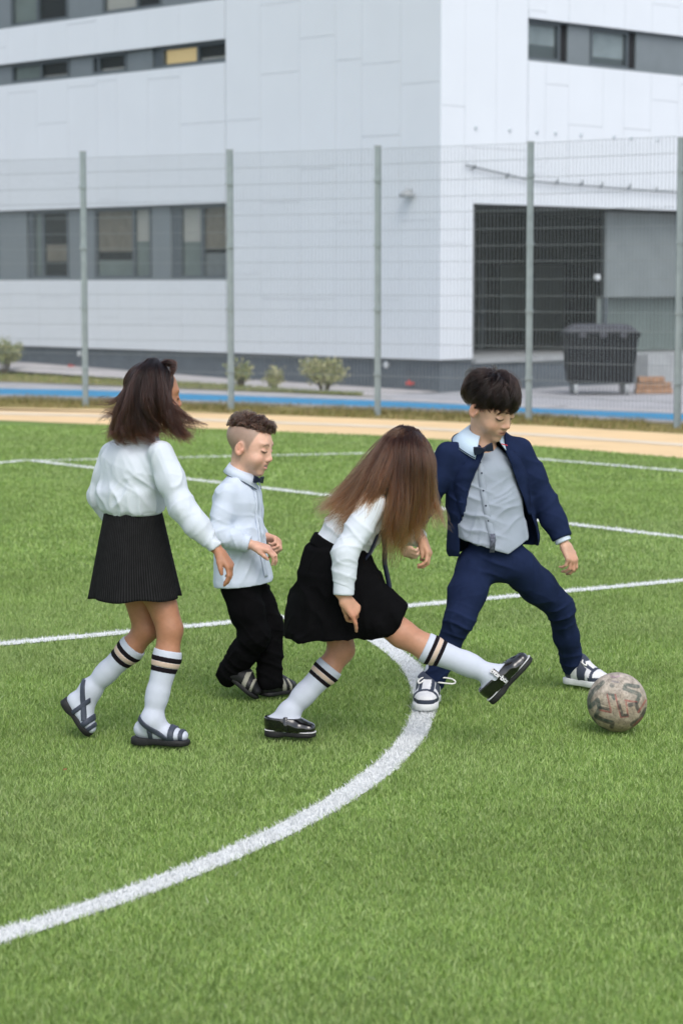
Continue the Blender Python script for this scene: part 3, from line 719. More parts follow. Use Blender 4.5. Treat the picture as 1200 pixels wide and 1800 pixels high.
# dry tufts on the verge under the fence
def between(e0, e1, n, r):
    e0 = np.array(e0); e1 = np.array(e1); x = r.uniform(-6.5, 6.5, n); t = r.uniform(0.03, .97, n)
    return np.c_[x, np.interp(x, e0[:, 0], e0[:, 1])*(1-t)+np.interp(x, e1[:, 0], e1[:, 1])*t]
p = between(E_YF, E_BN, 16000, RNG); p = p[fbm(np.c_[p*1.6, p[:, :1]*0], 3, 2) > -.25]
pal = np.array([(.30,.25,.10), (.22,.22,.07), (.36,.30,.15), (.16,.18,.05), (.26,.20,.09)])
V, Fs, C = merge([blades(p, .012, .075, pal[RNG.integers(0, 5, len(p))]*RNG.uniform(.7, 1.2, (len(p), 1)), RNG, False, .8)])
tag(fast_mesh('dry_grass', V, Fs, M['dryblade'], col=C), 'dry yellow grass growing under the mesh fence', 'grass', kind='stuff')
p = between(np.array(E_KF[:5]), np.array(E_GF[:-1]), 9000, RNG); p = p[(p[:, 0] < .3)]
V, Fs, C = merge([blades(p, .013, .07, pal[RNG.integers(0, 4, len(p))]*RNG.uniform(.8, 1.3, (len(p), 1))*np.array((.85,1.05,.9)), RNG, False, .8)])
tag(fast_mesh('verge_grass', V, Fs, M['dryblade'], col=C), 'yellow green grass strip between the path and the school wall', 'grass', kind='stuff')

# ------------------------------------------------------------------ football
gb = G(1083, 1284); BR = .110; bc = A3(gb[0], gb[1], BR-.004)
nu, nv = 200, 100
th_ = np.linspace(0, 2*math.pi, nu, endpoint=False); ph = np.linspace(.012, math.pi-.012, nv)
T, Ph = np.meshgrid(th_, ph); S = np.stack([np.sin(Ph)*np.cos(T), np.cos(Ph), np.sin(Ph)*np.sin(T)], -1).reshape(-1, 3)  # poles along +-Y
vd = unit(bc-A3(0, 0, CAM_H)); bx_ = unit(np.cross(vd, (0, 0, 1))); by_ = np.cross(bx_, vd)
u2 = (S@bx_); v2 = (S@by_); dep = -(S@vd)
def zz(*pts): return np.array([((x-628)/395, -(y-605)/395) for x, y in pts])
TEAL, DARK, REDC = (.055,.085,.075), (.030,.034,.036), (.30,.085,.070)
ST = [(zz((440,350),(310,470),(252,590),(268,680)), .050, TEAL), (zz((285,670),(372,580),(402,690),(355,785)), .050, TEAL), (zz((402,680),(530,700)), .035, DARK),
      (zz((410,715),(550,740)), .020, REDC), (zz((355,800),(470,850),(570,875),(565,920)), .052, DARK), (zz((390,830),(560,860)), .02, TEAL), (zz((498,505),(550,720)), .016, REDC), (zz((525,500),(595,515)), .03, DARK),
      (zz((570,520),(590,560)), .035, TEAL), (zz((605,510),(680,800),(775,790),(745,610)), .020, REDC), (zz((640,600),(700,780),(760,770)), .035, DARK), (zz((900,395),(735,375),(720,425),(905,490),(922,510),(885,600)), .045, TEAL),
      (zz((735,580),(880,598)), .022, REDC), (zz((790,640),(870,620),(915,720)), .045, DARK), (zz((1005,570),(905,730)), .022, REDC), (zz((1012,690),(935,825),(830,890)), .055, DARK), (zz((960,800),(850,905)), .018, REDC),
      (zz((545,265),(600,280),(650,262)), .022, (.30,.20,.25)), (zz((560,330),(640,345)), .02, (.22,.20,.21)), (zz((555,385),(562,390)), .05, (.12,.13,.12)), (zz((300,820),(380,930),(520,985)), .03, TEAL)]
n_ = len(S); base = np.array((.36,.318,.255))*(1+.16*fbm(S*5, 2, 4)[:, None])
low_brown = np.clip(.5-.5*S[:, 2:3]*1.3+.35*fbm(S*3, 8, 3)[:, None], 0, 1); base = base*(1-.42*low_brown)+np.array((.26,.17,.085))*.42*low_brown  # browner towards the bottom, broken up by noise
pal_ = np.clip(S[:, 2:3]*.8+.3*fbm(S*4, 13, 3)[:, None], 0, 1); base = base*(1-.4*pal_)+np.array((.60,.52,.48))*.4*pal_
def paint(col, uu, vv, front):
    p2 = np.c_[uu, vv]
    for L, w, c in ST:
        d = pldist(p2, L); k = np.clip((w*1.45-d)/.022+.5, 0, 1)*front*np.clip(.95+.45*fbm(S*11, 31, 3), .25, 1)
        col = col*(1-.80*k[:, None])+np.array(c)*.80*k[:, None]
    return col
base = paint(base, u2, v2, dep > .05); base = paint(base, -u2, -v2, dep < -.05)
groove = np.zeros(n_)
for nn in ((1, .3, .2), (-.3, 1, .2), (.2, -.2, 1)):
    q = S@unit(nn); groove = np.maximum(groove, np.clip(1-np.abs(q-.12*np.sin(3*np.arctan2(S[:, 0], S[:, 2])))/.014, 0, 1))
Rr = BR*(1+.0015*fbm(S*30, 4, 2))-.0016*groove; base = base*(1+.30*fbm(S*9, 61, 3)[:, None])*np.where(fbm(S*22, 77, 2) > .55, .72, 1)[:, None]; base = base*(1-.35*groove[:, None])
V = bc+S*Rr[:, None]; i, j = np.meshgrid(np.arange(nu), np.arange(nv-1)); i = i.ravel(); j = j.ravel(); i2 = (i+1) % nu
Q = np.stack([j*nu+i, j*nu+i2, (j+1)*nu+i2, (j+1)*nu+i], 1)
M['ball'] = mat('scuffed_ball_leather', (.4,.3,.2), .62, .35, attr='Col', noise=.10, nscale=60, bump=.15, bscale=180)
caps = np.array([[bc+A3(0, BR, 0)], [bc-A3(0, BR, 0)]]).reshape(-1, 3)
V = np.concatenate([V, caps]); k = nu*nv; i = np.arange(nu)
T3 = np.concatenate([np.stack([np.full(nu, k), (i+1) % nu, i], 1), np.stack([np.full(nu, k+1), (nv-1)*nu+i, (nv-1)*nu+(i+1) % nu], 1)])
N_ = normals(V, Q); fl = (N_[1000]@(V[1000]-bc)) < 0
if fl: Q = Q[:, ::-1]; T3 = T3[:, ::-1]
o = fast_mesh('football', V, [Q, T3], M['ball'], col=np.concatenate([base, base[:1], base[-1:]]))
tag(o, 'scuffed beige football with worn teal and red zigzag print on the grass', 'ball')
# small litter on the grass
o = MB().box(tuple(G(112, 1351))+np.array((0,0,-.006)), (.010,.003,.002), (-.002,.008,.001), (.001,0,.002)).build('fallen_leaf', M['redvalve'])
tag(o, 'tiny orange leaf lying on the grass below the sandals', 'leaf')
# ------------------------------------------------------------------ people: helpers
def frame_from(f, up):
    f = unit(f); r = unit(np.cross(f, up)); u = np.cross(r, f); return np.stack([r, f, u], 1)     # columns: right, forward, up
def ss(e0, e1, x): t = np.clip((x-e0)/(e1-e0), 0, 1); return t*t*(3-2*t)
def head_sdf(S, c, R, sc, neck=None, ears=(1, 1), smile=0., ez=0., chub=1., jaw=1.):
    W = lambda x, y, z: c+R@(A3(x, y, z)*sc)
    E = lambda x, y, z, rx, ry, rz, k=.012, op='u', RR=None: S.ell(W(x, y, z), (rx*sc, ry*sc, rz*sc), R if RR is None else R@RR, k, op)
    E(0, -.014, .036, .072, .090, .074); E(0, .026, -.008, .062, .060, .072, .03)
    E(0, .032, -.056, .050*jaw, .046, .040, .03); E(0, .066, -.088, .019, .015, .014, .024)
    for s in (-1, 1):
        E(s*.037*jaw, .050, -.038, .027*chub, .027*chub, .026*chub, .022); E(s*.028, .066, .024+ez, .022, .014, .008, .015)
        E(s*.031, .093, -.001+ez, .017, .012, .010, .012, 's')
        E(s*.0305, .0735, -.003+ez, .0150, .0112, .0100, .004)
        t = math.radians(12); RR = np.array([[math.cos(t*s*1.6), -math.sin(t*s*1.6), 0], [math.sin(t*s*1.6), math.cos(t*s*1.6), 0], [0, 0, 1]])
        E(s*.0745, -.008, -.010, .0080, .0190, .0295, .006, 'u', RR); E(s*.0815, -.006, -.005, .0070, .0120, .0200, .003, 's', RR); E(s*.0770, .0055, -.013, .0045, .0045, .0070, .003); E(s*.0775, -.012, -.006, .0042, .0040, .0130, .003)
        E(s*.0098, .0880, -.0315, .0080, .0085, .0062, .008)
    S.cone(W(0, .080, .008+ez), W(0, .0950, -.0225), .0066*sc, .0088*sc, .014)
    S.ball(W(0, .0960, -.0250), .0094*sc, .006)
    E(0, .072, -.056, .024, .014, .018, .014)
    E(0, .0850, -.0500, .0185, .0064, .0050, .005); E(0, .0825, -.0615, .0165, .0070, .0060, .005)
    if smile:
        for s in (-1, 1):
            E(s*.042, .058, -.034, .018, .018, .015, .015)
            S.cone(W(s*.006, .0885, -.0495), W(s*.028, .0780, -.0420), .0046*sc, .0028*sc, .004); S.cone(W(s*.004, .0870, -.0640), W(s*.027, .0780, -.0450), .0054*sc, .0026*sc, .004)
        E(0, .0930, -.0560, .0200, .0120, .0052, .002, 's'); S.cone(W(0, .096, -.0555), W(.024, .084, -.0455), .0026*sc, .0016*sc, .001, 's'); S.cone(W(0, .096, -.0555), W(-.024, .084, -.0455), .0026*sc, .0016*sc, .001, 's')
    else: E(0, .0900, -.0555, .019, .0042, .0013, .002, 's')
    if neck is not None: S.cone(W(0, -.018, -.045), neck, .044*sc, .046*sc, .025)
def head_col(V, c, R, sc, col, skin, brow=(.03,.018,.012), scalp=None, lips=(.46,.17,.14), flush=1.0, ez=0.):
    L = ((V-c)@R)/sc; x, y, z = L.T; ax = np.abs(x); near = (np.abs(L) < (.12, .15, .14)).all(1)
    def mixc(m, k): nonlocal col; k = (np.clip(k, 0, 1)*near)[:, None]; col = col*(1-k)+np.array(m)*k
    sk = np.array(skin)
    mixc(sk*(1.08, .80, .76), .40*flush*np.exp(-(((ax-.040)/.018)**2+((z+.034)/.018)**2))*(y > .02))
    mixc(sk*(1.05, .74, .66), .55*np.exp(-(((ax-.078)/.008)**2))*(np.abs(z+.008) < .035)*(np.abs(y) < .03))
    mixc(sk*(1.08, .78, .72), .45*np.exp(-((x/.014)**2+((z+.025)/.012)**2))*(y > .085))
    lm = np.exp(-((ax/.0185)**4))*np.exp(-(((z+.0555)/.0085)**4))*(y > .072); mixc(lips, .85*lm)
    mixc((.10,.03,.028), .9*np.exp(-((ax/.017)**4))*np.exp(-(((z+.0555)/.0019)**2))*(y > .075))
    bz = .0235+ez-.010*((ax-.026)/.022)**2; mixc(brow, .85*np.exp(-(((z-bz)/.0034)**2))*ss(.008, .012, ax)*(1-ss(.040, .047, ax))*(y > .05))
    lz = -.0085+ez+.0035*((ax-.0305)/.013)**2; mixc((.018,.011,.009), .95*np.exp(-(((z-lz)/.0031)**2))*(1-ss(.014, .0165, np.abs(ax-.0305)))*(y > .06))
    mixc(sk*(.78, .62, .56), .55*np.exp(-(((ax-.0305)/.016)**2+((z-.005-ez)/.0045)**2))*(y > .06))
    mixc((.16,.06,.045), .7*np.exp(-(((ax-.0060)/.0035)**2+((z+.0360)/.0025)**2))*(y > .080))
    if scalp is not None: col = scalp(L, col, near)
    return col
def hand_sdf(S, w, d, palm, side, sc=1.0, curls=((25,40,25),)*4, thumb=(.5, .3), spread=0., wr=.0185):
    """w wrist, d direction of the hand, palm = palm normal, side=+1/-1 which side the thumb leaves"""
    d = unit(d); p = unit(np.asarray(palm)-np.dot(palm, d)*d); t = np.cross(d, p)*side
    W = lambda a, b, c: w+(d*a+t*b+p*c)*sc
    K = [(.066, .0225), (.070, .0075), (.067, -.0075), (.060, -.0215)]
    LN = [(.032,.020,.017), (.035,.022,.018), (.032,.021,.018), (.025,.016,.015)]; RD = (.0078, .0080, .0076, .0068)
    S.cone(W(-.03, 0, 0), W(.012, 0, 0), wr*sc, .0185*sc, .01)
    for i, (a, b) in enumerate(K): S.cone(W(.012, b*.62, 0), W(a, b, 0), .0145*sc, .0100*sc, .010)
    for i, ((a, b), ln) in enumerate(zip(K, LN)):
        q = W(a, b, 0); ang = 0; cu = curls[min(i, len(curls)-1)]; r = RD[i]*sc; sp = (1.5-i)*spread
        for j in range(3):
            ang += math.radians(cu[j]); dd = unit(d*math.cos(ang)+p*math.sin(ang)+t*sp*(1 if j == 0 else .6))
            q2 = q+dd*ln[j]*sc; r2 = r*(.93 if j < 2 else .82); S.cone(q, q2, r, r2, .0028 if j else .004); q = q2; r = r2
    a1, b1 = thumb
    q0 = W(.014, .014, .003); q1 = W(.036, .014+.026*a1+.008, .006+.012*b1); q2 = W(.058, .016+.034*a1+.008, .008+.028*b1); q3 = W(.074, .014+.034*a1+.008, .010+.044*b1)
    S.cone(q0, q1, .0140*sc, .0108*sc, .008); S.cone(q1, q2, .0105*sc, .0090*sc, .004); S.cone(q2, q3, .0090*sc, .0068*sc, .003)
def limb(S, pts, rs, k=.015):
    for i in range(len(pts)-1): S.cone(pts[i], pts[i+1], rs[i], rs[i+1], k)
def lerp(a, b, t): return a*(1-t)+b*t
def cloth(S, name, m, parent, gab=(), base=None, seed=0, smooth=1, label=None, calm=()):
    V, Q = S.mesh(smooth); V = folds(V, Q, gab, base, seed, calm) if (gab or base) else V
    o = fast_mesh(name, V, Q, m, parent)
    if label: o['label'] = label
    return o
def leg_sdf(S, hip, knee, ankle, r, k=.02):
    """r: hip, mid thigh, knee, calf, ankle; calf bulges behind"""
    bk = unit(np.cross(np.cross(knee-hip, ankle-knee), ankle-knee)) if np.linalg.norm(np.cross(knee-hip, ankle-knee)) > 1e-4 else A3(0, 0, 0)
    m = lerp(hip, knee, .5); S.cone(hip, m, r[0], r[1], k); S.cone(m, knee, r[1], r[2], k)
    c = lerp(knee, ankle, .30)-bk*r[3]*.18; S.cone(knee, c, r[2]*.93, r[3], k); S.cone(c, lerp(knee, ankle, .75), r[3], lerp(r[3], r[4], .72), k); S.cone(lerp(knee, ankle, .7), ankle, lerp(r[3], r[4], .66), r[4], k)
def foot_frame(heel, toe, up): x = unit(toe-heel); z = unit(up-np.dot(up, x)*x); return x, np.cross(z, x), z
def foot_sdf(S, ankle, heel, toe, up, g=0., ra=.034):
    """heel, toe = rear and front ends at sole level"""
    x, y, z = foot_frame(heel, toe, up); L = np.linalg.norm(toe-heel)
    H = lambda a, b, c: heel+x*L*a+y*b+z*c
    S.cone(H(.15, 0, .027), H(.40, 0, .026), .026+g, .027+g, .015)
    S.ecap(H(.38, 0, .027), H(.72, 0, .021), (.031+g, .026+g), (.037+g, .020+g), y, .02); S.ecap(H(.70, 0, .020), H(.91, .003, .016), (.036+g, .019+g), (.026+g, .015+g), y, .015)
    S.cone(ankle, H(.20, 0, .032), ra+g, .028+g, .02); S.cone(ankle, H(.50, 0, .036), ra*.95+g, .025+g, .025)
    return x, y, z, L
SOLE = [(0,.0),(.015,.55),(.06,.80),(.15,.90),(.28,.82),(.42,.78),(.58,.90),(.70,1.0),(.80,.99),(.89,.86),(.955,.62),(.99,.30),(1.0,0)]
def sole(heel, toe, up, hw, th, name, m, parent, lift=0., heelblock=0., g0=.0, bulge=1.0, smooth=True):
    x, y, z = foot_frame(heel, toe, up); L = np.linalg.norm(toe-heel)
    prof = [(a, b) for a, b in SOLE]+[(a, -b) for a, b in SOLE[-2:0:-1]]
    def ring(scale, zz, hb=0): return [heel+x*(L*(.5+(a-.5)*scale))+y*hw*b*scale+z*(zz-(hb if a < .33 else 0)) for a, b in prof]
    rings = [ring(.94, lift-th, heelblock), ring(1.0*bulge, lift-th+.004, heelblock), ring(1.0*bulge, lift-.003), ring(.96, lift)]
    n = len(prof); V = [p for r_ in rings for p in r_]; F = [tuple(range(n))[::-1], tuple(range(3*n, 4*n))]
    for k in range(3):
        for i in range(n): F.append((k*n+i, k*n+(i+1) % n, (k+1)*n+(i+1) % n, (k+1)*n+i))
    mb = MB(); mb.add(V, F); return mb.build(name, m, parent, smooth=smooth)
def strip(A, B, th, name, m, parent, smooth=True, nrm=None):
    """solid sheet between two polylines"""
    A = np.array(A, float); B = np.array(B, float); n = len(A); t = np.gradient((A+B)/2, axis=0); N = np.cross(t, B-A); N /= np.linalg.norm(N, axis=1)[:, None]+1e-12
    o = N*th/2; V = np.concatenate([A+o, B+o, B-o, A-o]); F = []
    for i in range(n-1):
        for q in range(4): a, b = q*n, ((q+1) % 4)*n; F.append((a+i, a+i+1, b+i+1, b+i))
    F += [(0, n, 2*n, 3*n), (n-1, 4*n-1, 3*n-1, 2*n-1)]
    mb = MB(); mb.add(V, F); return mb.build(name, m, parent, smooth=smooth)
def band_on(body, name, m, parent, c, nrm, w, gap, h, box=.09, thick=.006, cuts=()):
    """band lying on a body: slab of the body grown by gap"""
    c = np.asarray(c, float); S = SDF(c-box, c+box, h); body(S); S.g -= gap
    n = unit(nrm); S.cut(c+n*w/2, n); S.cut(c-n*w/2, -n)
    for p_, n_ in cuts: S.cut(p_, n_)
    V, Q = S.mesh(1); return fast_mesh(name, V, Q, m, parent)
def collar(name, m, parent, c, R, r1, r2, drop, rise, gap=.35, point=.02, n=40, th=.004, tilt=0.):
    """fold-over shirt collar round a neck: c centre, R columns right/forward/up"""
    A = []; B = []; C = []
    for i in range(n):
        a = lerp(gap, 2*math.pi-gap, i/(n-1)); sx, cy = math.sin(a), math.cos(a); e = min(i, n-1-i)/(n-1)
        pt = max(0, 1-e/.16)**1.5
        up = rise+(-tilt)*cy
        A.append(c+R@A3(sx*r1[0], cy*r1[1], up-.012)); B.append(c+R@A3(sx*r1[0]*1.06, cy*r1[1]*1.06, up)); C.append(c+R@A3(sx*(r2[0]+point*.2*pt), cy*r2[1]+point*.55*pt, up-drop-point*pt))
    m1 = strip(A, B, th, name, m, parent); m2 = strip(B, C, th, 'collar_leaf', m, m1); return m1, C
def conform(S, pts, d, off=0., n=400, step=.001, back=.10):
    """drop points along d onto the surface of a sculpted garment"""
    out = []; d = unit(d); sh = np.array(S.g.shape)-1
    for p in pts:
        q = np.asarray(p, float)-d*back; hit = p
        for i in range(n):
            ix = np.round((q-S.lo)/S.h).astype(int)
            if (ix >= 0).all() and (ix <= sh).all() and S.g[tuple(ix)] < 0: hit = q; break
            q = q+d*step
        out.append(hit-d*off)
    return np.array(out)
def bow(name, m, parent, c, R, w, h):
    mb = MB()
    for s in (-1, 1):
        pts = [(.0, .35), (.45, .8), (.95, 1.0), (1.0, .2), (.97, -.8), (.45, -.7), (.0, -.35)]
        poly = [c+R@A3(s*x*w, .006-.004*x, y*h) for x, y in pts]; mb.prism(poly if s > 0 else poly[::-1], R@A3(0, .009, 0))
    mb.build(name, m, parent, bevel=.0015)
    k = MB(); k.box(c+R@A3(-w*.16, .004, -h*.45), R@A3(w*.32, 0, 0), R@A3(0, .014, 0), R@A3(0, 0, h*.9)); return k.build('bow_knot', m, parent, bevel=.003)
def hair_obj(name, pts, m, parent, rad=.00045, tipr=.3):
    """pts (n,k,3)"""
    n, k, _ = pts.shape; cu = bpy.data.hair_curves.new(name); cu.add_curves([k]*n)
    cu.attributes['position'].data.foreach_set('vector', np.ascontiguousarray(pts, np.float32).ravel())
    a = cu.attributes.get('radius') or cu.attributes.new('radius', 'FLOAT', 'POINT')
    t = np.linspace(0, 1, k); r = rad*(1-(1-tipr)*t**2); a.data.foreach_set('value', np.tile(r, n).astype(np.float32))
    md = pts[:, int(k*.55)].astype(float); tn = np.clip(1+1.0*fbm(md*85, 7, 2), .35, 2.4); a = cu.attributes.new('tint', 'FLOAT', 'CURVE'); a.data.foreach_set('value', tn.astype(np.float32))
    cu.materials.append(m); return link(bpy.data.objects.new(name, cu), parent)
def resample(P_, k):
    """Catmull-Rom through guide points (g,m,3) -> (g,k,3)"""
    g, m, _ = P_.shape; t = np.linspace(0, m-1, k); i = np.minimum(t.astype(int), m-2); f = (t-i)[None, :, None]
    p0 = P_[:, np.maximum(i-1, 0)]; p1 = P_[:, i]; p2 = P_[:, i+1]; p3 = P_[:, np.minimum(i+2, m-1)]
    return .5*((2*p1)+(-p0+p2)*f+(2*p0-5*p1+4*p2-p3)*f*f+(-p0+3*p1-3*p2+p3)*f**3)
def guided(guides, n, k, spread, r, clump=.6, curl=.0, short=.25, wave=.0, head=None, nclump=60):
    """strands that follow neighbouring guide curves; spread=(root,tip) radius"""
    Gd = resample(np.array(guides, float), k); m = len(Gd); t = np.linspace(0, 1, k)[None, :, None]
    cl_u = r.uniform(0, m-1, nclump); cl_o = r.normal(0, 1, (nclump, 3)); cid = r.integers(0, nclump, n)
    u = cl_u[cid]+r.normal(0, .22, n); u = np.clip(u, 0, m-1.001); uc = np.clip(cl_u[cid], 0, m-1.001)
    def ev(u):
        i = u.astype(int); f = (u-i)[:, None, None]; return Gd[i]*(1-f)+Gd[i+1]*f
    pu = ev(u); pc = ev(uc); sp = spread[0]+(spread[1]-spread[0])*t
    o1 = cl_o[cid][:, None]*.75; o2 = r.normal(0, 1, (n, 1, 3))
    cf = clump*t
    q = pu*(1-cf)+pc*cf+sp*(o1*.8+o2*(.75-.5*cf))
    if wave:
        ph = r.uniform(0, 6.28, (nclump, 3))[cid][:, None]; q = q+wave*t*np.sin(ph+t*r.uniform(7, 12, (n, 1, 1)))*A3(1, .6, .8)
    if curl: q = q+curl*np.stack([vnoise(q*60, 3), vnoise(q*60+9, 5), vnoise(q*60+31, 7)], -1)
    L = (1-short*r.uniform(0, 1, n)**1.6)*(1-.22*r.uniform(0, 1, nclump)**1.3)[cid]
    ts = t[0, :, 0][None]*L[:, None]*(k-1); i = np.minimum(ts.astype(int), k-2); f = (ts-i)[..., None]; ar = np.arange(n)[:, None]
    q = q[ar, i]*(1-f)+q[ar, i+1]*f
    if head is not None:
        for c, R, rad in head:
            l = (q-c)@R/np.array(rad); d = np.linalg.norm(l, axis=2, keepdims=True); l = np.where(d < 1, l/np.maximum(d, .05)*(1+.02*r.uniform(0, 1, (n, 1, 1))), l); q = (l*np.array(rad))@R.T+c
    return q
def cap(c, R, rad, axis, n, k, tend, r, lift=.012, swirl=.3, layers=.75, nclump=160, clump=.75, curl=0., seg=.9, phr=(0, 2*math.pi), tlo=0.02, lenf=None, flat=0., ends=(.90,1.04), cswirl=0., edge=0.):
    """hair that leaves a crown and lies over the skull: axis = crown direction in head space; tend(phi) = where it ends"""
    axis = unit(axis); e1 = unit(np.cross((0, 1, 0.001), axis)); e2 = np.cross(axis, e1)      # phi=0 -> e2
    cph = r.uniform(*phr, nclump); coff = r.uniform(.25, 1, nclump); cst = r.uniform(0, 1, nclump); cid = r.integers(0, nclump, n)
    ph = cph[cid]+r.normal(0, .10, n); te = tend(ph)*r.uniform(*ends, n); cs = r.normal(0, 1, nclump)*cswirl; t0 = np.maximum(tlo, te*layers*np.sqrt(r.uniform(0, 1, n))); tl = np.minimum(te, t0+seg*(.75+.5*r.uniform(0, 1, n)))
    t = np.linspace(0, 1, k)[None]
    th = t0[:, None]+(tl-t0)[:, None]*t; pc = cph[cid][:, None]; pp = ph[:, None]*(1-clump*t)+pc*clump*t+(swirl*(.6+.8*coff[cid])+cs[cid])[:, None]*(th-t0[:, None])
    pp = pp+.10*np.sin(5*th+cst[cid][:, None]*20)*t
    dirs = axis*np.cos(th)[..., None]+(e1*np.sin(pp)[..., None]+e2*np.cos(pp)[..., None])*np.sin(th)[..., None]
    l = lift*(coff[cid]*.8+.35*r.uniform(0, 1, n))[:, None]*(np.sin(np.clip(t*2.2+.1, 0, math.pi*.62)) if not flat else np.sin(math.pi*(.06+.94*t*flat)))
    l = l*(1-edge*np.clip(t0/te, 0, 1)**2)[:, None]
    p = dirs*(np.array(rad)+l[..., None])
    q = p@R.T+c
    if curl: q = q+curl*np.stack([vnoise(q*75+5, 3), vnoise(q*75+9, 5), vnoise(q*75+31, 7)], -1)*np.sqrt(t)[..., None]
    return q
class Who:
    def __init__(s, px, py, name, label, group=None):
        g = G(px, py); s.Y = g[1]; s.e = empty(name, (g[0], g[1], 0), label, 'person', group)
    def __call__(s, px, py, dy=0.): return P(px, py, s.Y+dy)
# ------------------------------------------------------------------ girl in white blouse and ribbed skirt (walking, seen from behind)
HB = .0046
J = Who(282, 1310, 'person', 'child in white blouse, dark ribbed skirt and sandals walking beside the smaller boy')
FW = unit((.78, .62, 0)); SD = A3(FW[1], -FW[0], 0)
pel = J(236, 958, .09); wst = J(236, 897, .09); che = J(242, 822, .09); nck = J(252, 770, .08); hc = J(271, 694, .06)
RS, RE, RW = J(281, 797, -.04), J(322, 893, -.10), J(377, 960, -.13)
LS, LE, LW = J(200, 797, .20), J(176, 872, .24), J(222, 930, .27)
RH, RK, RA = J(254, 965, .09), J(299, 1106, .035), J(268, 1266, .0)
LH, LK, LA = J(226, 965, .14), J(257, 1106, .13), J(160, 1212, .18)
RHe, RTo = J(236, 1306, .03), J(330, 1309, -.02); RHe[2] = max(RHe[2], .018); RTo[2] = .014
LHe, LTo = J(116, 1230, .19), J(158, 1290, .17)
hR = frame_from((.93, .36, -.10), (.10, 0, 1)); HS = 1.0
def A_foot_R(S): leg_sdf(S, RH, RK, RA, (.07,.063,.046,.048,.034)); foot_sdf(S, RA, RHe+A3(0,0,.010), RTo+A3(0,0,.006), A3(-.05,0,1), .003, .035)
def A_foot_L(S): leg_sdf(S, LH, LK, LA, (.07,.063,.045,.046,.033)); foot_sdf(S, LA, LHe, LTo, unit(A3(.62,-.1,.55)), .003, .034)
lo, hi = bounds([hc, RW, LE, LW, RHe, RTo, LHe, LTo, pel], .14)
S = SDF(lo, hi, HB)
head_sdf(S, hc, hR, HS, nck)
S.ecap(nck, che, (.06,.05), (.11,.075), SD, .03); S.ecap(che, wst, (.105,.072), (.09,.068), SD, .03); S.ecap(wst, pel, (.09,.068), (.105,.085), SD, .03)
limb(S, [RS, RE, RW], [.034,.028,.021]); limb(S, [LS, LE, LW], [.034,.028,.021])
hand_sdf(S, RW+unit(RW-RE)*.025, J(400, 990, -.15)-RW, A3(-.75, .30, -.45), -1, .98, ((32,28,14),(38,32,16),(42,34,18),(46,36,20)), (.25,.5), .04)
hand_sdf(S, LW, J(240, 950, .27)-LW, A3(-.3, -.3, -.8), 1, .95)
for hp, kn, an, he, to, up, r in ((RH, RK, RA, RHe+A3(0,0,.010), RTo+A3(0,0,.006), A3(-.05,0,1), (.056,.060,.046,.044,.030)), (LH, LK, LA, LHe, LTo, unit(A3(.62,-.1,.55)), (.056,.058,.045,.042,.029))):
    leg_sdf(S, hp, kn, an, r); foot_sdf(S, an, he, to, up, -.004, .030)
V, Q = S.mesh(1)
SK = (.41,.195,.110)
col = np.tile(SK, (len(V), 1))*(1+.05*fbm(V*25, 4, 2))[:, None]
for kn in (RK, LK): d = np.linalg.norm(V-kn, axis=1); col = col*(1-.18*np.exp(-(d/.05)**2))[:, None]
def scalpA(L, col, near):
    k = (near & (L[:, 1] < .055-.25*np.maximum(0, .06-L[:, 2])) & (L[:, 2] > -.07+.0*L[:, 0]))[:, None]; return np.where(k, (.022,.011,.008), col)
col = head_col(V, hc, hR, HS, col, (.50,.28,.19), scalp=scalpA)
fast_mesh('body', V, Q, M['skin'], J.e, col=col)
# blouse
S = SDF(*bounds([nck, RW, LE, LW, wst, RS, LS], .12), .0045)
S.ecap(J(248, 780, .08), J(242, 815, .09), (.085,.055), (.148,.100), SD, .03); S.ecap(J(242, 815, .09), J(232, 868, .09), (.143,.103), (.134,.112), SD, .04); S.ecap(J(232, 866, .09), J(232, 890, .09), (.132,.114), (.122,.104), SD, .03, endr=.035)
S.cut(J(232, 917, .09), A3(.10, 0, -1))
for a, b, c_ in ((RS, RE, RW), (LS, LE, LW)):
    limb(S, [a, lerp(a, b, .5), b, lerp(b, c_, .45), lerp(b, c_, .68)], [.047,.045,.044,.043,.039], .03); S.cone(lerp(b, c_, .84), lerp(b, c_, 1.02), .031, .029, .012)
S.cut(lerp(RE, RW, 1.05), RW-RE, RW-.06, RW+.06); S.cone(J(250, 779, .08), J(256, 762, .075), .055, .048, .015); S.cut(J(256, 762, .075), A3(.15, 0, 1), J(256, 762, .075)-.07, J(256, 762, .075)+.07)
ax = unit(RW-RE)
gab = [(lerp(RE, RW, .80), .05, ax*1+A3(.3,.2,0), .040, .0050), (lerp(RE, RW, .35), .055, ax+A3(0,.4,.5), .055, .0045), (RE, .06, unit(RE-RS)+A3(.5,0,0), .055, .0040), (RS+A3(.01,0,-.05), .06, A3(.9,.2,.45), .045, .0035),
       (J(232, 898, .0), .11, A3(1,.3,.15), .060, .0060), (J(190, 885, .15), .07, A3(1,.2,.3), .05, .004), (J(255, 850, .0), .08, A3(.8,0,.6), .06, .0045), (J(205, 830, .1), .09, A3(.95,0,-.3), .07, .0030)]
bl = cloth(S, 'blouse', M['blouse'], J.e, gab, (A3(.15,.1,1), 11, 3.2, .0038), 3, 1, calm=[(J(232, 917, .09), A3(.10,0,-1), .03)])
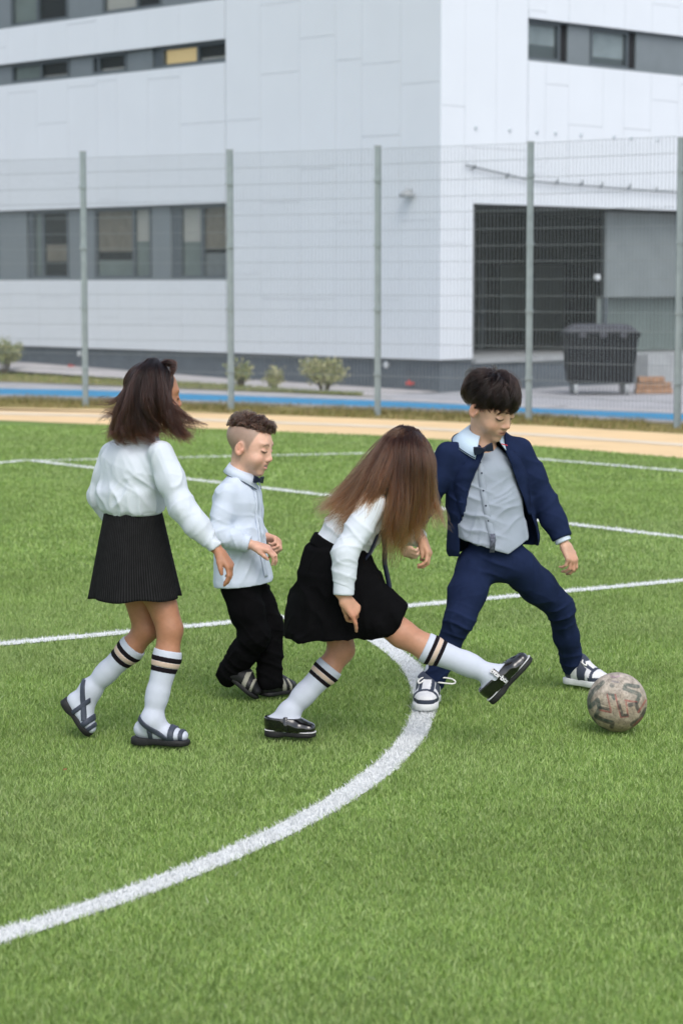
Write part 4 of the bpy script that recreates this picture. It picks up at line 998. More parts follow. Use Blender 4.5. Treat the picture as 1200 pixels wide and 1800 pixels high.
# ribbed skirt: flared rings with real ribs
n, m = 420, 34; th_ = np.linspace(0, 2*math.pi, n, endpoint=False); rows = []; uu = []
for j in range(m):
    t = j/(m-1); c_ = lerp(J(234, 893, .09), J(239, 1050, .085), t)
    rx = np.interp(t, [0,.35,.7,1], [.108,.128,.146,.163]); ry = np.interp(t, [0,.35,.7,1], [.096,.122,.144,.160])
    fold = 1+(.045*t**1.3)*np.sin(5*th_+.8)+(.035*t**1.5)*np.sin(9*th_+2.1+t)
    rib = .0011*np.sin(th_*105)
    p = c_[None]+np.outer(np.cos(th_)*(rx*fold+rib), SD)+np.outer(np.sin(th_)*(ry*fold+rib), FW); p[:, 2] += -.0035*t*np.sin(5*th_+.8)+.004*np.cos(th_); rows.append(p)
V = np.concatenate(rows); i, j = np.meshgrid(np.arange(n), np.arange(m-1)); i, j = i.ravel(), j.ravel(); Q = np.stack([j*n+i, (j+1)*n+i, (j+1)*n+(i+1) % n, j*n+(i+1) % n], 1)
V2 = V-normals(V, Q)*.004*np.sign(np.mean(np.sum(normals(V, Q)*(V-V.mean(0)), 1))); k = len(V)
hem = np.stack([(m-1)*n+np.arange(n), (m-1)*n+k+np.arange(n), (m-1)*n+k+(np.arange(n)+1) % n, (m-1)*n+(np.arange(n)+1) % n], 1)
rv = np.tile(np.clip(.5+.5*np.sin(th_*105), 0, 1), 2*m); cl = np.array((.006,.006,.0065))[None]+rv[:, None]**2*np.array((.020,.020,.021))
M['ribknit'] = mat('dark_ribbed_knit', (.02,.02,.02), .9, .12, attr='Col', noise=.2, nscale=40, bump=.2, bscale=380)
sk = fast_mesh('skirt', np.concatenate([V, V2]), np.concatenate([Q, Q[:, ::-1]+k, hem]), M['ribknit'], J.e, col=cl)
fast_mesh('waistband', *(lambda S: S.mesh(1))(SDF(*bounds([wst], .17), .005).ecap(J(234, 889, .09), J(234, 902, .09), (.109,.097), (.111,.099), SD, .01, endr=.006)), M['black'], J.e)
# knee socks with stripes, sandals
for nm, foot, hp, kn, an, he, to, up, f0 in (('r', A_foot_R, RH, RK, RA, RHe, RTo, A3(-.05,0,1), .225), ('l', A_foot_L, LH, LK, LA, LHe, LTo, unit(A3(.62,-.1,.55)), .235)):
    S = SDF(*bounds([kn, an, he, to], .06), .004); foot(S); ax = unit(an-kn); top = lerp(kn, an, f0)
    S.cut(top, -ax, *bounds([top, kn], .12)); V, Q = S.mesh(1); so = fast_mesh('sock', V, Q, M['sock'], J.e)
    Ls = np.linalg.norm(an-kn)
    for d_, w_, m_ in ((.032, .0185, 'stripe_black'), (.051, .0190, 'stripe_beige'), (.070, .0185, 'stripe_black')): band_on(foot, 'stripe', M[m_], so, top+ax*d_, ax, w_, .0020, .0028, .075)
    x, y, z = foot_frame(he, to, up); L = np.linalg.norm(to-he)
    sl = sole(he-x*.008, to+x*.008, up, .040, .021, 'sandal', M['rubber'], J.e, lift=.010, heelblock=.006)
    for a, w_, h_ in ((.74, .021, .015), (.90, .015, .012)): band_on(foot, 'strap', M['sandal'], sl, he+x*L*a+z*h_, x, w_, .0045, .0034, .075)
    cA = he+x*L*.34+z*.045
    band_on(foot, 'strap', M['sandal'], sl, lerp(cA, an, .35), unit(x*.55+z*.85), .020, .0045, .0034, .075)
    band_on(foot, 'strap', M['sandal'], sl, he+x*L*.36+z*.020, x, .017, .0050, .0034, .05)
# hair
r = np.random.default_rng(21)
gs = [[(280,640,-.01),(292,655,-.04),(294,685,-.08),(305,718,-.09),(330,742,-.09),(356,753,-.08)],
      [(277,637,-.01),(284,655,-.07),(288,695,-.105),(302,730,-.105),(322,757,-.10),(344,764,-.09)],
      [(276,634,-.02),(278,655,-.09),(281,700,-.12),(288,735,-.12),(304,762,-.11),(318,770,-.10)],
      [(272,633,-.02),(262,655,-.09),(260,700,-.125),(264,735,-.12),(272,760,-.11),(284,773,-.10)],
      [(266,633,-.01),(248,656,-.08),(240,700,-.11),(236,735,-.11),(236,762,-.10),(244,774,-.09)],
      [(262,634,.0),(240,658,-.04),(224,702,-.06),(214,740,-.06),(210,765,-.06),(220,780,-.05)],
      [(262,634,.02),(237,662,.03),(220,706,.04),(209,742,.04),(202,762,.04),(208,772,.04)],
      [(266,633,.03),(240,662,.10),(222,708,.12),(218,742,.12),(220,762,.12),(226,772,.12)]]
G3 = lambda gs: [[J(x, y, d+.06) for x, y, d in g] for g in gs]
hd = [(hc+hR@A3(0,-.014,.036), hR, (.079,.096,.081)), (hc+hR@A3(0,.02,-.02), hR, (.066,.055,.075))]
q1 = guided(G3(gs), 6200, 22, (.004,.014), r, .94, 0, .42, .026, hd, 50)
q1b = cap(hc+hR@A3(0,-.014,.036), hR, (.074,.092,.076), (0,-.05,1), 3800, 14, lambda p: np.where(np.cos(p) > .20, .55, 1.95), r, .010, .15, .55, 120, .5, seg=1.2)
fl = [[(258,640,0),(232,664,0),(212,688,0),(196,700,0),(184,697,0),(172,690,0)], [(250,650,0),(224,680,0),(207,708,0),(193,712,0),(180,706,0),(170,712,0)], [(250,650,0),(222,690,0),(208,722,0),(200,730,0),(190,732,.0),(182,738,0)],
      [(240,690,0),(222,715,0),(213,745,0),(204,760,0),(192,768,0),(176,764,0)]]
q2 = guided(G3(fl), 240, 22, (.004,.010), r, .8, 0, .5, .014, None, 26)
ff = [[(284,645,-.0),(294,637,-.0),(303,637,0),(305,643,-.01),(303,650,-.02),(298,658,-.03)], [(284,642,-.02),(296,638,-.03),(303,644,-.03),(303,654,-.04),(299,664,-.06),(296,680,-.07)]]
q3 = guided(G3(ff), 300, 22, (.006,.006), r, .3, 0, .5, .004, None, 12)
hp = hair_obj('hair', np.concatenate([q1, q2, q3]), M['hairA'], J.e, .00062)
hair_obj('crown_hair', q1b, M['hairA'], hp, .0006)
# ------------------------------------------------------------------ small boy in pale blue shirt and black trousers
J = Who(440, 1226, 'person', 'smallest child in pale blue shirt, bow tie and black trousers with faded haircut')
FW = unit((.93, -.37, 0)); SD = A3(FW[1], -FW[0], 0)          # SD points to the child's right (towards the camera)
pel = J(430, 1012, 0); wst = J(424, 960, 0); che = J(418, 888, .0); nck = J(423, 838, .0); hc = J(439, 785, -.01); HS = 1.01
hR = frame_from((.90, -.38, -.24), (.26, -.05, 1))
RS, RE, RW = J(398, 868, -.10), J(384, 940, -.14), J(436, 956, -.15)
LS, LE, LW = J(440, 866, .10), J(448, 934, .13), J(461, 944, .06)
FH, FK, FA = J(440, 1030, .05), J(472, 1098, .04), J(473, 1190, .02)      # leading leg
BH, BK, BA = J(420, 1030, -.05), J(447, 1118, -.06), J(406, 1180, .0)     # trailing leg, heel up
FHe, FTo = J(462, 1222, .0), J(516, 1214, .10); FHe[2] = .012; FTo[2] = .012
BHe, BTo = J(390, 1178, .0), J(449, 1226, -.02)
S = SDF(*bounds([hc, RW, RE, LE, LW, FTo, BHe, BTo, J(490, 965, -.1)], .13), .0040)
head_sdf(S, hc, hR, HS, nck, smile=1., ez=.006, chub=.95)
S.ecap(nck, che, (.055,.045), (.10,.065), SD, .03); S.ecap(che, wst, (.095,.062), (.085,.062), SD, .03); S.ecap(wst, pel, (.085,.062), (.09,.075), SD, .03)
limb(S, [RS, RE, RW], [.030,.026,.020]); limb(S, [LS, LE, LW], [.030,.026,.020])
hand_sdf(S, RW+unit(RW-RE)*.020, J(466, 963, -.16)-RW, A3(-.25, .25, -.9), -1, .96, ((34,42,20),(30,44,22),(36,46,24),(48,48,24)), (.15,.55), .05)
hand_sdf(S, LW+A3(.01,0,.0), J(484, 950, .03)-LW, A3(-.1, -.55, -.8), 1, .94, ((55,70,40),(58,75,40),(60,78,40),(62,80,40)), (.2,.75), .0)
leg_sdf(S, FH, FK, FA, (.06,.055,.042,.042,.03)); foot_sdf(S, FA, FHe, FTo, A3(0,0,1), -.006, .028)
leg_sdf(S, BH, BK, BA, (.06,.055,.042,.042,.03)); foot_sdf(S, BA, BHe, BTo, unit(A3(.6,0,.75)), -.006, .028)
V, Q = S.mesh(1); SK = (.70,.43,.315); col = np.tile(SK, (len(V), 1))*(1+.05*fbm(V*25, 14, 2))[:, None]
hd_ = np.minimum(np.linalg.norm(V-J(470, 968, -.15), axis=1), np.linalg.norm(V-J(482, 952, .04), axis=1)); col = col*(1-np.exp(-(hd_/.05)**2)[:, None]*np.array((.08,.22,.24)))
def scalpB(L, col, near):
    x, y, z = L.T; k = ss(-.072, -.010, z+.25*np.clip(-y-.02, 0, .1))*(1-ss(.022, .030, y-.30*np.maximum(0, z-.005)))*np.where(y > -.004, ss(-.022, .004, z), 1)*near
    k = k*(1-.95*np.exp(-(((np.abs(x)-.080)/.016)**2+((z+.010)/.034)**2+((y+.006)/.024)**2)**2))
    col = col*(1-.70*k[:, None])+np.array((.205,.165,.135))*.70*k[:, None]
    k2 = (near & (z > .074-.16*np.maximum(0, -y-.02)) & (y < .060))[:, None]; return np.where(k2, (.045,.026,.018), col)
col = head_col(V, hc, hR, HS, col, SK, brow=(.20,.115,.075), scalp=scalpB, lips=(.55,.21,.17), ez=.006)
fast_mesh('body', V, Q, M['skin'], J.e, col=col)
Wl = lambda x, y, z: hc+hR@(A3(x, y, z)*HS)
mb = MB(); mb.box(Wl(-.014, .0815, -.0555), hR@A3(.028, 0, 0)*HS, hR@A3(0, .0045, 0)*HS, hR@A3(0, 0, .0040)*HS); mb.build('teeth', M['teeth'], J.e, bevel=.001)
# shirt (untucked)
S = SDF(*bounds([nck, RW, RE, LE, LW, pel, RS], .15), .0042)
limb(S, [RS, lerp(RS, RE, .5), RE, lerp(RE, RW, .6), lerp(RE, RW, 1.0)], [.044,.042,.042,.036,.030], .025); limb(S, [LS, lerp(LS, LE, .5), LE, lerp(LE, LW, 1.0)], [.044,.042,.040,.031], .02)
S.cut(lerp(RE, RW, 1.03), RW-RE, RW-.06, RW+.06); S.cut(lerp(LE, LW, 1.1), LW-LE, LW-.05, LW+.05)
S.ecap(J(421, 848, .0), J(417, 878, .0), (.075,.045), (.118,.080), SD, .03); S.ecap(J(417, 878, 0), J(421, 945, 0), (.112,.086), (.105,.088), SD, .04); S.ecap(J(421, 945, 0), J(427, 1018, 0), (.108,.092), (.132,.116), SD, .04)
S.cut(J(427, 1026, 0), A3(.10, 0, -1))
gab = [(RE, .05, unit(RE-RS)+A3(.5,0,.2), .040, .0052), (lerp(RE, RW, .5), .05, unit(RW-RE)+A3(0,0,.5), .04, .0045), (lerp(RS, RE, .6), .05, A3(.4,0,1), .045, .0035), (J(440, 930, -.05), .07, A3(.5,0,.9), .05, .0035),
       (J(430, 1000, -.08), .10, A3(1,.2,-.5), .055, .0040), (J(400, 1000, -.08), .08, A3(1,.2,.1), .05, .0045)]
sh = cloth(S, 'shirt', M['paleshirt'], J.e, gab, (A3(.15,.1,1), 10, 4, .0028), 13, 1, calm=[(J(427, 1026, 0), A3(.10,0,-1), .03)])
fast_mesh('cuff', *(lambda S: S.mesh(1))(SDF(*bounds([RW], .07), .0035).cone(lerp(RE, RW, .80), lerp(RE, RW, 1.02), .0345, .0335, .0).cut(lerp(RE, RW, 1.045), RW-RE).cut(lerp(RE, RW, .79), RE-RW)), M['paleshirt'], sh)
# placket strip down the front
fr = resample(np.array([[J(450, 850, -.04), J(453, 880, -.05), J(455, 920, -.055), J(458, 950, -.06), J(464, 985, -.065), J(470, 1014, -.07)]]), 24)[0]; dr_ = -unit(A3(.55, -.83, 0))
fa = conform(S, fr-A3(.012,.0,0), dr_, .002); fb = conform(S, fr+A3(.010,.0,0), dr_, .002); strip(fa, fb, .003, 'placket', M['paleshirt'], sh)
cR = frame_from(unit((.93,-.37,-.18)), (.25,-.08,1)); ccc = J(425, 836, 0)
c1, edge_ = collar('collar', M['paleshirt'], sh, ccc, cR, (.050,.052), (.070,.074), .036, .030, .30, .020, 44, .004, .012)
for s in (0,): mb = MB(); mb.tube(edge_, .0019, 6); mb.build('collar_piping', M['navy'], c1)
bow('bow_tie', M['navydark'], J.e, J(452, 843, -.045), frame_from((.80,-.58,-.15), (.2,0,1)), .030, .016)
# trousers
S = SDF(*bounds([pel, FK, FA, BK, BA, BHe, FTo, FH, BH], .12), .0048)
S.ecap(J(430, 990, 0), J(430, 1030, 0), (.092,.070), (.095,.075), SD, .03)
limb(S, [FH, lerp(FH, FK, .5), FK, lerp(FK, FA, .5), lerp(FK, FA, 1.08)], [.066,.064,.056,.050,.054], .03)
limb(S, [BH, lerp(BH, BK, .5), BK, lerp(BK, BA, .5), lerp(BK, BA, 1.05)], [.066,.064,.056,.050,.052], .03)
S.cut(lerp(BK, BA, 1.30), unit(BA-BK), *bounds([BA], .09)); S.cut(lerp(FK, FA, 1.22), A3(.1,0,-1), *bounds([FA], .11))
gab = [(FK, .08, A3(.3,0,1), .05, .005), (lerp(FK, FA, .75), .08, A3(.4,0,1), .045, .006), (BK, .08, A3(.8,0,.6), .05, .005), (lerp(BK, BA, .8), .07, unit(BA-BK), .04, .006), (J(440, 1050, -.05), .09, A3(.6,0,.8), .06, .004)]
cloth(S, 'trousers', M['black'], J.e, gab, (A3(.2,.1,1), 9, 5, .004), 23, 1)
# shoes
for an, he, to, up in ((FA, FHe, FTo, A3(0,0,1)), (BA, BHe, BTo, unit(A3(.6,0,.75)))):
    x, y, z = foot_frame(he, to, up); L = np.linalg.norm(to-he)
    S = SDF(*bounds([an, he, to], .06), .0038); foot_sdf(S, lerp(he, an, .6)+x*.012, he+z*.008, to+z*.006, up, .006, .034); S.cut(he+z*.004, -z)
    V, Q = S.mesh(1); sh_ = fast_mesh('shoe', V, Q, M['blackshoe'], J.e)
    sole(he-x*.006, to+x*.010, up, .045, .016, 'sole', M['rubber'], sh_, lift=.010)
    def bd(S, an=an, he=he, to=to, up=up, x=x, z=z): foot_sdf(S, lerp(he, an, .6)+x*.012, he+z*.008, to+z*.006, up, .006, .034)
    band_on(bd, 'side_patch', M['beigeshoe'], sh_, he+x*L*.60+z*.018-A3(0, .02, 0), unit(x+z*.3), .020, .0020, .0034, .05)
    band_on(bd, 'side_patch', M['beigeshoe'], sh_, he+x*L*.80+z*.014-A3(0, .02, 0), unit(x+z*.3), .012, .0020, .0034, .045)
# hair: curls on top, sides clipped short
r = np.random.default_rng(31); sc_ = hc+hR@(A3(0,-.014,.036)*HS); rad = np.array((.072,.090,.075))*HS
def tB(p): c_ = np.cos(p); return np.interp(c_, [-1,-.5,-.1,.3,.6,1], [1.22,1.15,1.02,1.00,1.05,1.10])
q = cap(sc_, hR, rad, (0,-.02,1), 4800, 13, tB, r, .030, .8, 1.0, 230, .6, .010, seg=.24, edge=.72)
ff = [[J(x, y, d) for x, y, d in g] for g in ([(459,748,-.05),(467,745,-.05),(472,750,-.06),(467,757,-.06),(459,760,-.07),(451,760,-.08)], [(466,748,-.02),(476,746,-.02),(482,750,-.02),(483,756,-.02),(482,762,-.02),(481,764,-.02)], [(466,748,-.01),(474,742,0),(480,744,0),(483,747,0),(482,745,0),(484,742,0)])]
q3 = guided(ff, 420, 13, (.006,.004), r, .7, .003, .4, .0, None, 10)
hair_obj('hair', np.concatenate([q, q3]), M['hairB'], J.e, .00068)
# ------------------------------------------------------------------ girl with long hair, bent forward and kicking
J = Who(508, 1297, 'person', 'child with long brown hair bending forward and kicking in striped knee socks')
FW = unit((.96, .28, 0)); SD = A3(FW[1], -FW[0], 0)
pel = J(590, 1012, 0); wst = J(594, 962, 0); che = J(640, 905, .0); nck = J(677, 866, .0); hc = J(709, 812, -.02); HS = 1.0
hR = frame_from((.66, .42, -.62), (.55, .1, .8))
RS, RE, RW = J(655, 886, -.13), J(606, 973, -.19), J(604, 1040, -.20)
LS, LE, LW = J(684, 886, .12), J(704, 938, .12), J(733, 944, .03)
KH, KK, KA = J(604, 1030, -.06), J(706, 1114, -.10), J(866, 1188, -.12)     # kicking leg
SH, SK_, SA = J(582, 1032, .06), J(600, 1142, .05), J(508, 1252, .02)        # standing leg
KHe, KTo = J(860, 1232, -.12), J(930, 1158, -.12); KUp = unit(A3(-.75, 0, .62))
SHe, STo = J(468, 1292, .02), J(551, 1290, -.02); SHe[2] = .022; STo[2] = .018
def C_leg_K(S): leg_sdf(S, KH, KK, KA, (.07,.062,.050,.050,.035)); foot_sdf(S, KA, KHe, KTo, KUp, .003, .033)
def C_leg_S(S): leg_sdf(S, SH, SK_, SA, (.07,.062,.047,.047,.034)); foot_sdf(S, SA, SHe, STo, A3(0,0,1), .003, .033)
S = SDF(*bounds([hc, RW, RE, LW, KTo, KHe, SHe, STo, pel, J(770, 1000, 0)], .13), .0046)
head_sdf(S, hc, hR, HS, nck)
ax3 = unit(nck-wst)
S.ecap(nck, che, (.055,.05), (.10,.07), SD, .03); S.ecap(che, wst, (.10,.068), (.085,.065), SD, .03); S.ecap(wst, pel, (.085,.065), (.10,.08), SD, .03)
limb(S, [RS, RE, RW], [.032,.027,.021]); limb(S, [LS, LE, LW], [.032,.027,.021])
hand_sdf(S, RW+A3(0,0,-.022), J(622, 1072, -.20)-J(600, 1046, -.20), A3(-.55, .75, -.3), -1, 1.0, ((20,22,8),(52,62,30),(58,66,30),(60,68,30)), (-.15,.9), .05)
hand_sdf(S, LW+unit(LW-LE)*.022, J(754, 980, -.01)-J(738, 950, .02), A3(-.85, .2, -.35), -1, 1.0, ((30,48,25),(34,52,28),(40,55,30),(48,60,30)), (.0,.35), .05)
leg_sdf(S, KH, KK, KA, (.058,.056,.050,.046,.031)); foot_sdf(S, KA, KHe, KTo, KUp, -.004, .029)
leg_sdf(S, SH, SK_, SA, (.058,.055,.047,.043,.030)); foot_sdf(S, SA, SHe, STo, A3(0,0,1), -.004, .029)
V, Q = S.mesh(1); SK = (.53,.295,.19); col = np.tile(SK, (len(V), 1))*(1+.05*fbm(V*25, 24, 2))[:, None]
for kn in (KK, SK_): d = np.linalg.norm(V-kn, axis=1); col = col*(1-.28*np.exp(-(d/.11)**2)[:, None]*np.array((.6,1,1.1)))
for p_ in (J(620, 1088, -.21), J(744, 998, 0)): d = np.linalg.norm(V-p_, axis=1); col = col*(1-np.exp(-(d/.03)**2)[:, None]*np.array((.02,.22,.24)))
def scalpC(L, col, near): k = (near & (L[:, 1] < .06) & (L[:, 2] > -.07))[:, None]; return np.where(k, (.03,.014,.009), col)
col = head_col(V, hc, hR, HS, col, SK, scalp=scalpC); fast_mesh('body', V, Q, M['skin'], J.e, col=col)
# blouse
S = SDF(*bounds([nck, RW, RE, LW, LE, wst, RS, LS], .13), .0043)
limb(S, [RS, lerp(RS, RE, .5), RE, lerp(RE, RW, .5), lerp(RE, RW, .9)], [.050,.047,.046,.040,.035], .025); limb(S, [LS, lerp(LS, LE, .5), LE, lerp(LE, LW, 1.0)], [.048,.044,.041,.034], .02)
S.cut(lerp(RE, RW, 1.08), RW-RE, *bounds([RW], .06)); S.cut(lerp(LE, LW, 1.12), LW-LE, *bounds([LW], .05))
ga = S.g.copy(); S.g[:] = 1
S.ecap(J(672, 872, 0), J(652, 890, 0), (.075,.055), (.125,.085), SD, .03); S.ecap(J(652, 890, 0), J(622, 930, 0), (.118,.092), (.106,.092), SD, .04); S.ecap(J(622, 930, 0), J(596, 966, 0), (.106,.094), (.102,.094), SD, .04)
S.cut(J(592, 978, 0), A3(-.55, 0, -1)); S.put((slice(None),)*3, ga, .02)
gab = [(RE, .06, unit(RE-RS)+A3(.6,0,.1), .045, .0050), (lerp(RE, RW, .55), .05, A3(.5,0,1), .045, .0035), (lerp(RS, RE, .6), .06, A3(.7,0,.6), .04, .0045), (J(640, 940, -.08), .06, A3(.8,0,.4), .035, .005), (J(585, 925, -.05), .08, A3(.6,0,.8), .055, .0035), (J(650, 960, -.05), .05, A3(.3,0,1), .035, .005)]
bl = cloth(S, 'blouse', M['whiteshirt'], J.e, gab, (A3(.6,.1,.7), 10, 4, .0028), 33, 1)
for a, b, r_ in ((RE, RW, .037), (LE, LW, .036)):
    fast_mesh('cuff', *(lambda S: S.mesh(1))(SDF(*bounds([b], .07), .0035).cone(lerp(a, b, .72), lerp(a, b, 1.02), r_, r_, .0).cut(b+unit(b-a)*.012, b-a).cut(b-unit(b-a)*.036, a-b)), M['whiteshirt'], bl)
# skirt draped over both thighs
S = SDF(*bounds([J(490, 1130, 0), J(730, 1130, 0), J(640, 940, 0)], .22), .005)
S.ecap(J(592, 968, 0), J(592, 1000, 0), (.106,.100), (.125,.122), SD, .02, endr=.02)
S.ecap(J(592, 995, 0), J(548, 1085, .02), (.118,.106), (.150,.085), SD, .05); S.ecap(J(595, 1000, -.02), J(588, 1120, -.0), (.115,.105), (.15,.115), SD, .05)
S.ecap(J(604, 1012, -.04), J(690, 1085, -.08), (.10,.082), (.085,.070), SD, .06); S.ecap(J(534, 1060, .02), J(520, 1150, .02), (.12,.040), (.14,.052), SD, .05)
S.ecap(J(598, 1040, -.04), J(652, 1090, -.06), (.11,.075), (.095,.060), SD, .05); S.ecap(J(610, 1085, -.03), J(670, 1100, -.06), (.11,.050), (.09,.045), SD, .05)
S.cut(J(700, 1092, -.08), unit(A3(.85, 0, -.42)), *bounds([J(715, 1090, -.08)], .12)); S.cut(J(590, 1117, 0), A3(.06, 0, -1), *bounds([J(480, 1150, 0), J(650, 1150, 0)], .20)); S.cut(J(680, 1119, -.08), unit(A3(.05, 0, -1)), *bounds([J(700, 1140, -.08)], .16))
gab = [(J(545, 1070, -.05), .12, A3(1,.4,.3), .08, .008), (J(600, 1080, -.10), .10, A3(1,.2,.1), .08, .008), (J(660, 1060, -.1), .08, A3(.6,0,-.8), .07, .004)]
sk = cloth(S, 'skirt', M['black'], J.e, gab, (A3(-.2,.1,1), 8, 2.5, .005), 43, 2)
fast_mesh('waistband', *(lambda S: S.mesh(1))(SDF(*bounds([J(592, 968, 0)], .17), .0045).ecap(J(598, 958, 0), J(590, 974, 0), (.110,.104), (.112,.106), SD, .01, endr=.006)), M['black'], sk)
# black neck ribbon hanging free
tp = np.array([J(x, y, d) for x, y, d in ((684,888,-.06),(674,930,-.08),(676,965,-.09),(676,990,-.09),(681,1015,-.09),(684,1035,-.09),(681,1056,-.09))]); tp = resample(tp[None], 26)[0]
rb = strip(tp+A3(-.0085,.003,0), tp+A3(.0085,-.003,0), .003, 'neck_ribbon', M['navydark'], J.e)
tp2 = resample(np.array([[J(x, y, d) for x, y, d in ((682,890,-.06),(668,930,-.09),(652,968,-.10),(640,985,-.10))]]), 16)[0]; strip(tp2+A3(-.006,.003,0), tp2+A3(.006,-.003,0), .003, 'ribbon_tail', M['navydark'], rb)
# socks and patent shoes
for nm, leg, kn, an, he, to, up, f0 in (('k', C_leg_K, KK, KA, KHe, KTo, KUp, .255), ('s', C_leg_S, SK_, SA, SHe, STo, A3(0,0,1), .235)):
    S = SDF(*bounds([kn, an, he, to], .06), .004); leg(S); ax = unit(an-kn); top = lerp(kn, an, f0)
    S.cut(top, -ax, *bounds([top, kn], .12)); V, Q = S.mesh(1); so = fast_mesh('sock', V, Q, M['sock'], J.e)
    for d_, w_, m_ in ((.030, .0150, 'stripe_black'), (.046, .0170, 'stripe_beige'), (.062, .0150, 'stripe_black')): band_on(leg, 'stripe', M[m_], so, top+ax*d_, ax, w_, .0020, .0028, .075)
    x, y, z = foot_frame(he, to, up); L = np.linalg.norm(to-he)
    def up_(S): foot_sdf(S, he+x*L*.22+z*.062, he+z*.004, to+z*.004, up, .0075, .031)
    S = SDF(*bounds([he, to, an], .07), .0034); up_(S)
    S.ecap(he+x*L*.11+z*.012, he+x*L*.5+z*.012, (.032,.014), (.034,.014), y, .006, endr=.022); S.ecap(he+x*L*.5+z*.012, he+x*L*.86+z*.012, (.036,.014), (.034,.014), y, .006); S.cut(he+z*.006, -z); S.cut(he+x*L*.5+z*.056, z)
    # opening for the instep
    S.ell(he+x*L*.36+z*.072, (L*.34, .0335, .050), np.stack([x, y, z], 1), .004, 's')
    V, Q = S.mesh(1); sh = fast_mesh('shoe', V, Q, M['patent'], J.e)
    sole(he-x*.004, to+x*.009, up, .0385, .017, 'sole', M['rubber'], sh, lift=.006, heelblock=.006); sole(he-x*.0045, to+x*.0095, up, .0392, .0036, 'welt', M['welt'], sh, lift=.0095)
    st = band_on(leg, 'strap', M['patent'], sh, he+x*L*.46+z*.040, unit(x*.95+z*.12), .0155, .0105, .0030, .07, cuts=((he+z*(.080 if nm == 'k' else .062), z), (he+z*.010, -z)))
    if nm == 'k':
        cu = bpy.data.curves.new('strap_lettering', 'FONT'); cu.body = 'bts\u00b7bts'; cu.size = .0225; cu.align_x = 'CENTER'; cu.align_y = 'CENTER'; cu.extrude = .0004; cu.offset = .0009
        tmp = bpy.data.objects.new('t', cu); COL.objects.link(tmp); dg = bpy.context.evaluated_depsgraph_get(); me = bpy.data.meshes.new_from_object(tmp.evaluated_get(dg)); bpy.data.objects.remove(tmp)
        co = np.empty(len(me.vertices)*3, np.float32); me.vertices.foreach_get('co', co); co = co.reshape(-1, 3)
        # wrap the letters round the strap on the near side of the foot
        sx = unit(x*.95+z*.12); cen = he+x*L*.46+z*.034; q = SDF(cen-.075, cen+.075, .004); leg(q)
        def surf(a):   # point on the strap at angle a in the plane across the foot
            dr_ = unit(-y*math.cos(a)+unit(np.cross(sx, y))*math.sin(a)) if np.dot(np.cross(sx, y), z) > 0 else unit(-y*math.cos(a)-unit(np.cross(sx, y))*math.sin(a))
            for rr in np.arange(.015, .07, .001):
                pt = cen+dr_*rr; ix = np.round((pt-q.lo)/q.h).astype(int)
                if q.g[tuple(np.clip(ix, 0, np.array(q.g.shape)-1))] > .0112: return pt, dr_
            return cen+dr_*.05, dr_
        NP = np.zeros_like(co)
        yy = -y if (-y)[1] < 0 else y; side = 1 if (-y)[1] < 0 else -1
        for i_, c_ in enumerate(co):
            a = math.radians(8)-c_[0]/.046
            if side > 0: pt, dr_ = surf(a)
            else: pt, dr_ = surf(math.pi-a)
            NP[i_] = pt+sx*(c_[1]-.001)+dr_*(.0006+c_[2])
        me.vertices.foreach_set('co', NP.ravel().astype(np.float32)); me.update(); me.materials.clear(); me.materials.append(M['welt']); link(bpy.data.objects.new('strap_lettering', me), sh)
# long hair
r = np.random.default_rng(41)
gs = [[(702,754,.04),(676,776,.03),(640,820,.03),(605,856,.03),(578,876,.03),(548,884,.03)],
      [(700,754,.02),(674,778,-.02),(640,826,-.04),(606,868,-.03),(580,892,-.02),(552,902,.0)],
      [(702,752,.0),(676,782,-.07),(645,838,-.10),(618,878,-.10),(596,905,-.10),(572,918,-.08)],
      [(705,751,-.01),(684,786,-.09),(656,846,-.135),(634,886,-.135),(618,912,-.13),(600,936,-.13)],
      [(708,751,-.02),(694,788,-.11),(676,840,-.155),(654,880,-.16),(640,905,-.16),(622,930,-.16)]]
gs2 = [[(708,751,-.02),(696,788,-.11),(690,846,-.14),(684,900,-.15),(676,940,-.15),(664,985,-.14)],
       [(714,751,-.03),(712,790,-.125),(706,850,-.145),(700,905,-.15),(694,950,-.14),(686,996,-.13)],
       [(720,752,-.03),(728,795,-.12),(726,855,-.13),(718,905,-.13),(708,945,-.12),(700,985,-.11)],
       [(727,755,-.02),(744,800,-.09),(746,855,-.10),(738,895,-.10),(728,930,-.10),(718,960,-.10)],
       [(734,760,.0),(755,806,-.04),(757,858,-.05),(750,890,-.05),(748,915,-.05),(744,940,-.05)]]
gs3 = [[(732,758,.0),(754,802,-.05),(755,850,-.06),(758,882,-.06),(768,912,-.06),(784,932,-.06)],
       [(736,762,.02),(759,806,.0),(758,850,-.02),(765,878,-.03),(778,902,-.03),(790,918,-.03)],
       [(736,762,.02),(758,806,-.02),(752,860,-.05),(752,895,-.06),(760,925,-.06),(772,948,-.06)]]
G3 = lambda gs: [[J(x, y, d-.005) for x, y, d in g] for g in gs]
hd = [(hc+hR@A3(0,-.014,.036), hR, (.078,.096,.081)), (hc+hR@A3(0,.02,-.02), hR, (.066,.056,.076))]
q1 = guided(G3(gs), 2700, 24, (.004,.024), r, .95, 0, .45, .016, hd, 52); q2 = guided(G3(gs2), 3500, 24, (.004,.021), r, .95, 0, .50, .016, hd, 56); q3 = guided(G3(gs3), 420, 24, (.004,.018), r, .8, 0, .45, .010, hd, 36)
q4 = cap(hc+hR@A3(0,-.014,.036), hR, (.074,.092,.077), unit((0,-.25,1)), 3600, 14, lambda p: np.full(len(p), 1.7), r, .009, .1, .6, 130, .5, seg=1.2)
fl = guided(G3(gs+gs2[:2]), 110, 24, (.003,.03), r, .2, 0, .5, .012, hd, 40)
